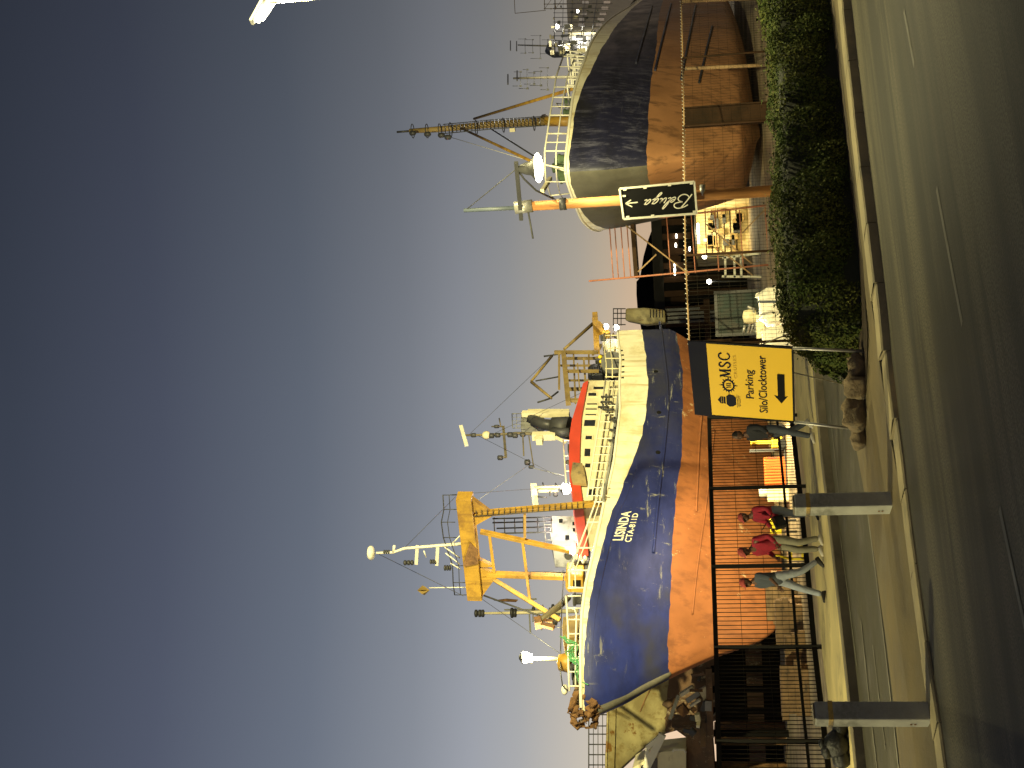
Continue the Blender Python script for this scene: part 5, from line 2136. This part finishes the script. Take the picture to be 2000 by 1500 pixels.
MB().pipe([w0(1170, 1010, PY - .9), w0(1150, 1024, PY - .6), w0(1128, 1047, PY - .3), w0(1112, 1080, PY)], .018, 6).build('brace', 'dark_grey', arm)
MB().tube(w0(1090, 910), w0(1168, 1006, PY - .85), .009, n=5).build('stay', 'dark_grey', lp)
MB().tube(w0(1085, 1032), w0(1034, 1041), .018, n=6).build('bracket', 'dark_grey', lp)
pl = w0(1171, 1030, PY - .92)
m = MB()
m.lathe([(.015, .22), (.03, .18), (.05, .15), (.075, .12), (.11, .02), (.125, -.06), (.235, -.15)], pl, 18)
lant = m.build('lantern', 'dark_grey', lp)
m = MB()
m.lathe([(.23, -.155), (.26, -.19), (.20, -.24), (.08, -.27), (.0, -.275)], pl, 18)
m.build('lens', 'lamp_lens', lant)
lamp('pendant_light', 'SPOT', pl + V((0, -.05, -.36)), 300, WARM, lp, .12, pl + V((0, -.05, -3)), R_(150), .5)
# script sign board strapped to the post
bTL, bTR, bBR, bBL = (W(u, v, PY - .2) for u, v in ((1072, 1218), (1131, 1210), (1145, 1356), (1083, 1361)))
bs = thing('script_sign', 'tall black sign with white frame and white script, strapped to the lamp post', 'sign', tuple(bBL))
o0 = V(bBL)
bn = (bBR - bBL).cross(bTL - bBL).normalized()
if bn.y > 0:
    bn = -bn


def bsp(a, b, off=0):
    """a along the long side from the bottom (0..1), b across from left"""
    return bBL.lerp(bTL, a).lerp(bBR.lerp(bTR, a), b) + bn * off - o0


m = MB()
m.prism([bsp(0, 0), bsp(0, 1), bsp(1, 1), bsp(1, 0)], -bn * .03)
m.build('board', 'sign_black', bs)
m = MB()
cs = [(0, 0), (0, 1), (1, 1), (1, 0)]
for i in range(4):
    m.beam(bsp(*cs[i]), bsp(*cs[(i + 1) % 4]), .034, .05, bn)
for a, b in ((.03, .06), (.04, .95), (.60, .04), (.33, .96), (.66, .95), (.93, .95), (.94, .06), (.95, .75)):
    m.beam(bsp(a - .022, b), bsp(a + .022, b), .03, .06, bn)
m.build('frame', 'white_paint', bs)


def bz(p):
    x, y = p.x, p.y
    y2 = y + .094 * (x - 120) - 340
    x2 = x - .137 * y2
    return ((1800 - x2) / 1680, 1 - y2 / 715)


bf = lambda p: bsp(*bz(p), .006)
m = MB()
for pts, w_ in (([(1765, 460), (1700, 550), (1610, 670), (1530, 765)], .034), ([(1685, 695), (1600, 748), (1500, 778), (1420, 778), (1365, 735), (1375, 680), (1440, 650), (1560, 632)], .030),
                ([(1560, 632), (1490, 620), (1450, 580), (1470, 520), (1540, 470), (1620, 462), (1680, 490), (1700, 530)], .030)):
    stroke(m, pts, w_ * 800, w_ * 800, bf)
GLY = {'e': [[(.0, .42), (.50, .50), (.66, .78), (.46, 1.0), (.16, .80), (.06, .32), (.30, .0), (.74, .20)]],
       'l': [[(.0, .25), (.40, 1.0), (.58, 1.9), (.40, 2.15), (.18, 1.6), (.08, .35), (.24, .0), (.56, .22)]],
       'u': [[(.02, 1.0), (.0, .30), (.16, .0), (.44, .12), (.66, .70), (.70, 1.0)], [(.70, 1.0), (.64, .28), (.80, .0), (1.06, .2)]],
       'g': [[(.66, .84), (.42, 1.02), (.08, .66), (.10, .12), (.36, .0), (.66, .60)], [(.72, 1.0), (.64, .0), (.50, -.85), (.24, -1.08), (.10, -.80), (.42, -.25), (1.0, .22)]],
       'a': [[(.66, .84), (.42, 1.02), (.08, .66), (.10, .12), (.36, .0), (.66, .60)], [(.72, 1.0), (.64, .25), (.80, .0), (1.06, .2)]]}
bt = lambda p: bsp(p.x / 1680, 1 - p.y / 715, .006)
for ch, t0 in (('e', 405), ('l', 515), ('u', 628), ('g', 800), ('a', 975)):
    for pl_ in GLY[ch]:
        stroke(m, [(t0 + (x * 1.22 + y * .72) * 122, 300 + y * 122) for x, y in pl_], 22, 22, bt)
for pts in ([(540, 650), (275, 682)], [(262, 682), (385, 595)], [(262, 680), (415, 760)]):
    stroke(m, pts, 27, 27, bf)
m.build('lettering', 'white_paint', bs)
q = MB()
q.tube(W(1139, 1372, PY - .05) - o0, W(1117, 1372, PY - .05) - o0, .05)
q.build('strap', 'galvanised', bs)

# ------------------------------------------------------------------ things in the yard
def at0(u, Y):
    p = W(u, 1450, Y)
    return V((p.x, p.y, -.03))


# brown steel column and prop in front of the dark hull
p = at0(1278, 45.0)
ctop = W(1279, 1332, 45.0).z
m = MB()
wdt = 34 * 45 / 2500
for k in range(3):
    m.box((0, 0, ctop / 2 + .015), (wdt, wdt * .25, ctop)) if k == 0 else m.box(((k - 1.5) * wdt, 0, ctop / 2), (.05, wdt * .7, ctop + .05))
o = m.build('steel_column', 'shed_brown')
o.location = p
tag(o, 'wide rust brown steel column standing close to the bow of the dark trawler', 'column')
pp = W(1366, 1338, 42.5)
qq = at0(1369, 42.5)
m = MB()
m.tube((0, 0, 0), pp - qq, .06, .06, 8)
m.box((0, 0, .02), (.3, .3, .04))
o = m.build('hull_prop', 'timber')
o.location = qq
tag(o, 'slim pale prop pole leaning on the brown bottom of the dark trawler', 'prop')
pp = W(1497, 1330, 44)
qq = at0(1500, 44)
m = MB()
m.tube((0, 0, 0), pp - qq, .06, .06, 8)
m.box((0, 0, .02), (.3, .3, .04))
o = m.build('hull_prop', 'timber')
o.location = qq
tag(o, 'pale prop pole at the right frame edge against the dark trawler', 'prop')

# scaffold tower
SY = 52
b0 = at0(1085, SY)
sc = thing('scaffold_tower', 'tall red brown tube scaffold between the two trawlers', 'scaffold', b0)
w1 = lambda u, v, dy=0.0: W(u, v, SY + dy) - b0
base_z = -b0.z - .03


def foot_pt(u, dy=0.0):
    p = W(u, 1450, SY + dy)
    return V((p.x, p.y, -.03)) - b0


ranges = ((1063, 1184, 1096), (951, 1150, 980))
for dy in (0, 1.3):
    for ut, vt, ub in ranges:
        MB().tube(foot_pt(ub, dy), w1(ut, vt, dy), .036, n=8).build('standard', 'scaffold_red', sc)
lv = [(1190, 345), (1200, 385), (1212, 435), (1224, 480), (1302, 805), (1350, 990), (1396, 1185), (1444, 1375), (1494, 1570)]
for v, _ in lv:
    for dy in (0, 1.3):
        ul = interp([(1150, 951), (1512, 979)], v)
        ur = interp([(1184, 1063), (1500, 1096)], v)
        MB().tube(w1(ur, v, dy), w1(ul, v + 8, dy), .025, n=6).build('ledger', 'scaffold_red', sc)
MB().beam(w1(1067, 1236, .6), w1(958, 1244, .6), 1.2, .16).build('platform', 'shed_brown', sc)
for a, b in (((1074, 1204), (964, 1346)), ((1062, 1380), (985, 1468)), ((969, 1246), (1003, 1282)), ((1095, 1498), (1045, 1450)), ((962, 1470), (1010, 1410))):
    MB().tube(w1(*a, -.05), w1(*b, -.05), .034, n=6).build('brace', 'timber', sc)

# far hill line and sheds
m = MB()
rid = [(560, 1330), (700, 1270), (800, 1262), (870, 1250), (898, 1245), (925, 1243), (950, 1243), (958, 1250), (1000, 1257), (1032, 1266), (1048, 1272), (1066, 1290), (1100, 1315), (1200, 1330), (1500, 1335), (1800, 1340)]
rows = []
for u, v in rid:
    a = W(u, v, 420)
    rows.append([V((a.x, 330, -2)), V((a.x, 370, a.z * .6)), V((a.x, 420, a.z)), V((a.x * 1.1, 520, a.z * .9)), V((a.x * 1.3, 700, -2))])
m.grid(rows)
struct(m.build('hill', 'hill_dark'))
SHY = 88
s0 = at0(980, SHY)
sh = thing('warehouse', 'long dark grey yard warehouse behind the scaffold with a paler roof strip', 'warehouse', s0)
w2 = lambda u, v, Y=SHY: W(u, v, Y) - s0
gz = lambda u, Y=SHY: V((w2(u, 1400, Y).x, Y - SHY, 0))
m = MB()
zt = w2(980, 1296).z
x0, x1 = gz(780).x, gz(1260).x
m.box(((x0 + x1) / 2, 6, zt / 2), (x1 - x0, 12, zt))
m.build('wall', 'shed_dark', sh)
m = MB()
zr = w2(980, 1277).z
m.prism([V((x0, -.4, zt)), V((x1, -.4, zt)), V((x1, .2, zr)), V((x0, .2, zr))], V((0, .4, 0)))
m.prism([V((x0, .6, zr)), V((x1, .6, zr)), V((x1, 12.4, zt + 1.2)), V((x0, 12.4, zt + 1.2))], V((0, 0, .1)))
m.build('roof', 'shed_grey', sh)
for u in (900, 930, 958, 985, 1012, 1042, 1070, 870):
    MB().beam(V((gz(u).x, -.25, 0)), V((gz(u).x, -.25, zt)), .4, .4).build('pillar', 'shed_brown', sh)
for u0_, u1_, v0, v1 in ((1000, 1036, 1306, 1325), (962, 1000, 1306, 1330), (905, 927, 1310, 1340), (875, 898, 1312, 1350)):
    m = MB()
    m.prism([w2(u, v, SHY - .05) for u, v in ((u0_, v0), (u1_, v0), (u1_, v1), (u0_, v1))], V((0, .04, 0)))
    m.build('panel', 'shed_brown', sh)
for u, v in ((1039, 1321), (1021, 1320), (983, 1318), (973, 1318), (966, 1318), (1014, 1347)):
    MB().sph(w2(u, v, SHY - .6), .10, (1.6, 1, .6), 8, 6).build('wall_lamp', 'bulb', sh)

# lit open workshop
WYK = 74
k0 = at0(1045, WYK)
ws = thing('workshop', 'open workshop with brightly lit yellow back wall behind the scaffold', 'workshop', k0)
w4 = lambda u, v, Y=WYK: W(u, v, Y) - k0
xa, xb = w4(1003, 1400).x, w4(1112, 1400).x
zt = w4(1050, 1358).z
m = MB()
m.box(((xa + xb) / 2, 5.0, zt / 2), (xb - xa, .2, zt))
m.build('back_wall', 'workshop_wall', ws)
m = MB()
m.box(((xa + xb) / 2, 2.4, zt + .15), (xb - xa + .6, 5.6, .25))
m.build('roof', 'shed_dark', ws)
for x in (xa - .1, xb + .1):
    MB().box((x, 2.5, zt / 2), (.2, 5.0, zt)).build('side_wall', 'workshop_wall', ws)
m = MB()
m.prism([w4(u, v, WYK + 4.8) for u, v in ((1034, 1374), (1028, 1374), (1028, 1391), (1034, 1391))], V((0, .05, 0)))
m.build('notice_board', 'white_paint', ws)
m = MB()
for v in (1380, 1392, 1404, 1416, 1428, 1440):
    m.beam(w4(1004, v, WYK + 4.85), w4(1090, v - 3, WYK + 4.85), .03, .06)
m.build('shelf', 'shed_brown', ws)
m = MB()
rnd = random.Random(3)
for k in range(22):
    u, v = rnd.uniform(1008, 1085), rnd.uniform(1385, 1446)
    c = w4(u, v, WYK + 4.6)
    m = MB()
    m.box(c, (rnd.uniform(.2, .7), .3, rnd.uniform(.15, .5)))
    m.build('stored_box', 'ochre_paint' if k % 3 else 'dark_grey', ws)
m = MB()
m.tube(V(((xa + xb) / 2 - .6, 3.0, zt - .12)), V(((xa + xb) / 2 + .6, 3.0, zt - .12)), .06)
m.build('tube_lamp', 'bulb', ws)  # lamp assumed inside, to light the back wall
lamp('workshop_light', 'POINT', ((xa + xb) / 2, 2.6, zt - .5), 700, (1, .84, .46), ws, .3)
# white step platform
p = at0(978, 60)
st = thing('step_platform', 'white steel step platform left of the lit workshop', 'steps', p)
w5 = lambda u, v, Y=60: W(u, v, Y) - p
for u in (1002, 956):
    MB().beam(V((w5(u, 1430).x, 0, 0)), w5(u + (-6 if u > 990 else 4), 1410), .10, .10).build('leg', 'white_paint', st)
for v in (1416, 1434, 1447):
    MB().beam(w5(1000, v), w5(958, v + 1), .10, .10).build('tread', 'white_paint', st)
# two bare yard bulbs on posts
for u, v, Y, lab in ((950, 1385, 62, 'small bare white bulb on a thin post left of the lit workshop'), (999, 1376, 64, 'small bare white bulb on a thin post before the lit workshop edge')):
    p = at0(u, Y)
    t = thing('yard_light', lab, 'light')
    t.location = p
    h_ = W(u, v, Y) - p
    MB().tube((0, 0, 0), h_, .03, n=6).build('post', 'dark_grey', t)
    MB().sph(h_, .12, (1, 1, 1), 10, 8).build('bulb', 'bulb', t)
# teal container
p = at0(908, 60)
ct = thing('container', 'dull teal shipping container in shadow behind the hedge end', 'container', p)
w6 = lambda u, v, Y=60: W(u, v, Y) - p
xa, xb = w6(845, 1400).x, w6(928, 1400).x
zt = w6(900, 1396).z
m = MB()
m.box(((xa + xb) / 2, 1.2, zt / 2), (xb - xa, 2.4, zt))
m.build('body', 'shed_green', ct)
m = MB()
n = 12
for k in range(n + 1):
    m.box((lerp(xa, xb, k / n), -.03, zt / 2), (.09, .06, zt - .2))
m.build('rib', 'shed_green', ct)
m = MB()
for x in (xa, xb):
    m.box((x, -.06, zt / 2), (.14, .14, zt + .04))
for z in (.08, zt - .06):
    m.box(((xa + xb) / 2, -.06, z), (xb - xa, .13, .14))
m.build('frame', 'dark_grey', ct)

# row of dark brown stacked hull blocks between trawler stern and container
p = at0(800, 66)
m = MB()
rnd = random.Random(8)
for k in range(7):
    x = (k - 3) * .9
    hgt = rnd.uniform(2.6, 4.4)
    m.box((x, rnd.uniform(0, .8), hgt / 2), (.28, .28, hgt))
m.box((0, .4, 2.6), (6.2, .3, .3))
m.box((0, .4, 1.2), (6.2, .3, .3))
o = m.build('steel_rack', 'shed_brown')
o.location = p
tag(o, 'dark brown steel storage rack with tall uprights beyond the yellow sign', 'rack')


# white bulk bags
def bulk_bag(u0_, u1_, vt, Y, seed, label):
    rnd = random.Random(seed)
    p = at0((u0_ + u1_) / 2, Y)
    wd = (u1_ - u0_) * Y / f
    hgt = W((u0_ + u1_) / 2, vt, Y).z + .03
    t = thing('bulk_bag', label, 'bulk bag', p, 'white bulk bags in the yard')
    m = MB()
    rows = []
    for i in range(15):
        z = i / 14
        r = .5 * (.94 + .10 * math.sin(math.pi * z) - (.30 * max(0, z - .72) / .28))
        row = []
        for j in range(33):
            a = 2 * math.pi * j / 32
            ex = .45
            x = math.copysign(abs(math.cos(a)) ** ex, math.cos(a))
            y = math.copysign(abs(math.sin(a)) ** ex, math.sin(a))
            w_ = 1 + .035 * math.sin(z * 21 + 2 * math.sin(a * 3 + seed)) + .02 * math.sin(a * 7 + z * 9)
            row.append(V((x * r * wd * w_, y * r * wd * .8 * w_, z * hgt * (1 + .03 * math.sin(a * 2 + seed)))))
        rows.append(row)
    m.grid(rows)
    m.poly(rows[-1][:32])
    m.build('sack', 'bag_white', t)
    q = MB()
    for sx_, sy_ in ((1, 1), (-1, 1), (1, -1), (-1, -1)):
        c = V((sx_ * wd * .32, sy_ * wd * .25, hgt * .97))
        q.pipe([c + V((-.07, 0, 0)), c + V((-.04, 0, .09)), c + V((.04, 0, .09)), c + V((.07, 0, 0))], .015, 5)
    q.build('loop', 'bag_white', t)


bulk_bag(862, 934, 1482, 39.5, 1, 'larger white bulk bag, behind the hedge beside the dark blue stake')
bulk_bag(820, 858, 1489, 38.5, 2, 'narrower white bulk bag, left of the larger one and right of the yellow sign')
p = at0(872, 44)
pm_ = thing('pump_set', 'cluttered pale pump set with pipes behind the white bulk bags', 'pump', p)
m = MB()
rnd = random.Random(14)
for k in range(9):
    m.tube(V((rnd.uniform(-.5, .5), rnd.uniform(-.2, .2), rnd.uniform(.7, 1.3))), V((rnd.uniform(-.5, .5), rnd.uniform(-.2, .2), rnd.uniform(.7, 1.3))), .05, n=6)
m.build('pipe', 'galvanised', pm_)
m = MB()
m.lathe([(.0, 1.25), (.22, 1.2), (.25, 1.0), (.22, .8), (.0, .75)], (.15, 0, 0), 14)
m.box((-.2, 0, .55), (.8, .5, .5))
m.box((0, 0, .16), (1.2, .6, .32))
m.build('pump_body', 'cream_paint', pm_)

# orange generator set
p = at0(578, 43.5)
ge = thing('generator', 'low orange generator with upright ribs and a white tank, under the blue trawler', 'generator', p, rotz=.1)
m = MB()
m.box((0, 0, .40), (.92, .55, .70))
m.build('housing', 'orange_paint', ge, bevel=.02)
m = MB()
for k in range(9):
    m.box((-.40 + k * .1, -.285, .40), (.025, .03, .60))
m.build('rib', 'orange_paint', ge)
m = MB()
m.box((-.42 + .84, -.28, .48), (.06, .02, .3))
m.build('grille', 'dark_grey', ge)
m = MB()
m.lathe([(.0, .96), (.15, .95), (.19, .90), (.19, .62), (.15, .60)], (-.66, 0, 0), 16)
m.build('fuel_tank', 'white_paint', ge)
m = MB()
m.box((-.66, 0, .35), (.34, .4, .4))
m.tube((-.8, -.2, .2), (-.5, -.2, .5), .05)
m.build('engine', 'cream_paint', ge, bevel=.03)
m = MB()
m.box((-.15, 0, .04), (1.5, .5, .05))
m.build('skid', 'dark_grey', ge)
p = at0(534, 42.6)
m = MB()
m.box((0, 0, .36), (.46, .4, .68))
for z in (.2, .36, .52):
    m.box((0, -.205, z), (.46, .02, .05))
o = m.build('crate', 'cream_paint')
o.location = p
tag(o, 'tall cream crate beside the orange generator, next to the fence post', 'crate')
# yellow forklift
p = at0(643, 43.5)
fk = thing('forklift', 'small yellow forklift beyond the fence, between the white tank and the yellow sign', 'forklift', p, rotz=.2)
m = MB()
m.box((0, 0, .30), (.75, .5, .34))
m.prism([V((.05, -.25, .45)), V((.37, -.25, .45)), V((.37, -.25, .70)), V((.15, -.25, .70))], V((0, .5, 0)))
m.build('body', 'safety_yellow', fk, bevel=.02)
m = MB()
for x, y in ((-.15, -.22), (-.15, .22), (.33, -.22), (.33, .22)):
    m.beam(V((x, y, .45)), V((x * .9, y, 1.12)), .04, .04)
m.box((.08, 0, 1.13), (.6, .5, .04))
m.build('guard', 'safety_yellow', fk)
for x in (-.25, .27):
    for y in (-.24, .24):
        MB().tube((x, y - .06, .14), (x, y + .06, .14), .15, n=14).build('wheel', 'tyre_rubber', fk)
m = MB()
for y in (-.15, .15):
    m.beam(V((-.42, y, .05)), V((-.42, y, 1.2)), .05, .06)
    m.box((-.62, y, .06), (.4, .06, .03))
m.build('mast', 'dark_grey', fk)
# yellow trestle and box by the walkers
p = at0(412, 34.5)
m = MB()
zz = lambda v: W(412, v, 34.5).z + .03
xx = lambda u: W(u, 1530, 34.5).x - p.x
m.pipe([V((xx(430), 0, zz(1505))), V((xx(421), 0, zz(1506))), V((xx(416), 0, zz(1513))), V((xx(408), 0, zz(1544)))], .035, 8)
m.beam(V((xx(407), 0, zz(1545))), V((xx(436), 0, zz(1545))), .07, .07)
m.beam(V((xx(408), 0, 0)), V((xx(408), 0, zz(1545))), .07, .07)
m.beam(V((xx(436), 0, 0)), V((xx(436), 0, zz(1505))), .07, .07)
m.beam(V((xx(407), 0, zz(1568))), V((xx(436), 0, zz(1568))), .07, .07)
m.beam(V((xx(436), .5, 0)), V((xx(436), .5, zz(1505))), .07, .07)
m.beam(V((xx(436), 0, zz(1545))), V((xx(436), .5, zz(1545))), .06, .06)
o = m.build('trestle', 'safety_yellow')
o.location = p
tag(o, 'bright yellow tube trestle behind the middle walker in the dark red jacket', 'trestle')
p = at0(471, 39)
bx = thing('tool_box', 'yellow tool box on legs between the two walkers in red', 'tool box', p)
z0, z1 = W(471, 1526, 39).z + .03, W(471, 1504, 39).z + .03
MB().box((0, 0, (z0 + z1) / 2), (.42, .3, z1 - z0)).build('box', 'safety_yellow', bx, bevel=.02)
for x in (-.17, .17):
    MB().box((x, 0, z0 / 2), (.05, .25, z0)).build('leg', 'dark_grey', bx)
# timber piles under the bow
rnd = random.Random(31)
for k, (u, Y, n, lab) in enumerate(((335, 40.0, 5, 'low pile of pale timber baulks right under the forefoot of the blue trawler'), (285, 38.0, 4, 'short pile of timber baulks behind the fence left of the forefoot'),
                                    (150, 36.0, 4, 'pile of timber baulks behind the fence, between left bollard and second post'), (215, 37.0, 3, 'smallest timber pile behind the fence near the left walker'))):
    p = at0(u, Y)
    m = MB()
    for j in range(n):
        for i in range(2 + (j % 2)):
            m.box((rnd.uniform(-.1, .1), (i - 1) * .26, .10 + j * .19), (rnd.uniform(1.0, 1.5), .22, .18))
    o = m.build('timber_pile', 'timber')
    o.location = p
    o.rotation_euler = (0, 0, rnd.uniform(-.3, .3))
    tag(o, lab, 'timber pile', 'timber piles in the yard')
# dark dock platform with a brown band at far left
DY = 56
p = at0(95, DY)
dk = thing('dock_platform', 'long dark steel dock platform with a brown band, behind the fence at far left', 'dock platform', p)
w7 = lambda u, v, Y=DY: W(u, v, Y) - p
xa, xb = w7(-90, 1450).x, w7(252, 1450).x
bands = [(1404, 1461, 'deck_girder', 'shed_dark', .9), (1461, 1493, 'band', 'hull_brown', .86), (1493, 1536, 'lower_girder', 'shed_dark', .9)]
for v0, v1, nm, mt_, dp in bands:
    za, zb = w7(95, v1).z, w7(95, v0).z
    m = MB()
    m.box(((xa + xb) / 2, 1.0, (za + zb) / 2), (xb - xa - (.02 if nm == 'band' else 0), dp * 2, zb - za))
    m.build(nm, mt_, dk)
za = w7(95, 1536).z
for k in range(6):
    x = lerp(xa + .3, xb - .3, k / 5)
    MB().box((x, .6, za / 2), (.35, .6, za)).build('leg', 'rust_steel', dk)
m = MB()
for k in range(16):
    x = lerp(xa, xb, (k + .5) / 16)
    m.box((x, .10, (w7(95, 1493).z + w7(95, 1461).z) / 2), (.06, .06, w7(95, 1461).z - w7(95, 1493).z))
m.build('stiffener', 'hull_brown', dk)
# white launch with cab at the left edge
LYB = 52
p = at0(30, LYB)
la = thing('workboat', 'white workboat cab with slanted windscreen frame at the left frame edge', 'workboat', p)
w8 = lambda u, v, Y=LYB: W(u, v, Y) - p
m = MB()
m.prism([w8(u, v) for u, v in ((-40, 1340), (-40, 1226), (0, 1236), (30, 1284), (36, 1340))], V((0, 1.8, 0)))
m.build('cab', 'cream_paint', la)
m = MB()
m.prism([w8(u, v, LYB - .04) for u, v in ((-20, 1250), (4, 1252), (20, 1284), (-20, 1284))], V((0, .03, 0)))
m.build('window', 'window_glass', la)
m = MB()
m.beam(w8(0, 1262), w8(66, 1294), .22, .3)
m.beam(w8(14, 1262), w8(40, 1264), .14, .14)
m.beam(w8(40, 1264), w8(66, 1294), .16, .16)
m.pipe([w8(32, 1314), w8(36, 1316), w8(36, 1336), w8(30, 1340)], .05, 6)
m.build('windscreen_frame', 'white_paint', la)
m = MB()
m.prism([w8(u, v, LYB + .4) for u, v in ((-60, 1340), (60, 1340), (80, 1312), (76, 1390), (-60, 1400))], V((0, 2.0, 0)))
m.build('hull', 'hull_brown', la)
m = MB()
for u in (-30, 50):
    m.box(V((w8(u, 1400).x, 1.4, w8(u, 1395).z / 2)), (.6, 1.2, w8(u, 1395).z))
m.build('cradle', 'rust_steel', la)

# scrap heaped under the beige bow
p = at0(125, 50)
sh_ = thing('scrap_heap', 'heap of pale and rusty scrap steel stacked below the beige bow at left', 'scrap heap', p)
w9 = lambda u, v, Y=50: W(u, v, Y) - p
rnd = random.Random(44)
m = MB()
m.beam(w9(60, 1388), w9(195, 1384), .25, .25)
m.beam(w9(62, 1386, 51), w9(190, 1384, 51), .25, .25)
m.build('bearer', 'hull_brown', sh_)
for k in range(34):
    u, v = rnd.uniform(62, 190), rnd.uniform(1312, 1390)
    if v < 1312 + abs(u - 120) * .7:
        continue
    c = w9(u, v, 50 + rnd.uniform(-.3, .9))
    m = MB()
    d = V((rnd.uniform(-.45, .45), rnd.uniform(-.2, .2), rnd.uniform(-.3, .3)))
    if k % 3:
        m.beam(c - d, c + d, rnd.uniform(.05, .16), rnd.uniform(.05, .2))
    else:
        m.box(c, (rnd.uniform(.15, .5), rnd.uniform(.15, .4), rnd.uniform(.15, .4)), M.Rotation(rnd.uniform(0, 1.5), 3, 'Y'))
    m.build('scrap_piece', rnd.choice(['cream_paint', 'hull_brown', 'rust_steel', 'dark_grey', 'cream_paint', 'grey_paint']), sh_)
for u in (64, 108, 150, 190):
    MB().beam(V((w9(u, 1400).x, .3, 0)), V((w9(u, 1400).x, .3, w9(u, 1388).z)), .22, .22).build('leg', 'shed_dark', sh_)

# ------------------------------------------------------------------ added floodlights, unseen behind the viewpoint, to light the trawlers
def added_flood_mast(loc, hgt, target, power, size, label, blend=.6, col=WARM):
    t = thing('added_flood_mast', label, 'floodlight', loc, 'added floodlight masts out of view')
    MB().tube((0, 0, 0), (0, 0, hgt), .12, .08, 10).build('pole', 'galvanised', t)
    MB().box((0, 0, hgt + .15), (.9, .3, .4)).build('lamp_head', 'dark_grey', t, bevel=.03)
    d = V(target) - V(loc)
    dn = V((d.x, d.y, 0)).normalized()
    lamp('added_flood_light', 'SPOT', V((0, 0, hgt + .1)) + dn * .5, power, col, t, .35, d, size, blend)


added_flood_mast((20, -8, 0), 16, (-4.5, 50, 8.6), 340000, R_(26), 'tall added floodlight mast, unseen behind the viewpoint, aimed at the blue trawler', .7)
added_flood_mast((-3, -17, 0), 13, (14, 55, 7.0), 200000, R_(22), 'added floodlight mast, unseen behind the viewpoint, aimed at the dark trawler', .7)

# tripod light added out of sight behind the yellow sign to brighten the yard
p = at0(752, 40.5)
wl_ = thing('added_work_light', 'added tripod work light, unseen behind the yellow sign, brightening the yard', 'work light', p)
for a in (0, 2.1, 4.2):
    MB().tube((.5 * math.cos(a), .5 * math.sin(a), 0), (0, 0, 1.2), .02, n=6).build('leg', 'safety_yellow', wl_)
MB().tube((0, 0, 1.1), (0, 0, 2.5), .02, n=6).build('stem', 'galvanised', wl_)
for s_ in (-1, 1):
    MB().box((s_ * .25, 0, 2.55), (.3, .12, .24)).build('lamp_head', 'dark_grey', wl_)
lamp('added_work_light_left', 'SPOT', (-.45, -.1, 2.55), 3800, (1, .82, .45), wl_, .12, (-4.6, 1.5, .1), R_(120), .5)
lamp('added_work_light_right', 'SPOT', (.45, -.15, 2.55), 1500, (1, .86, .55), wl_, .12, (2.6, -1.6, .6), R_(90), .5)
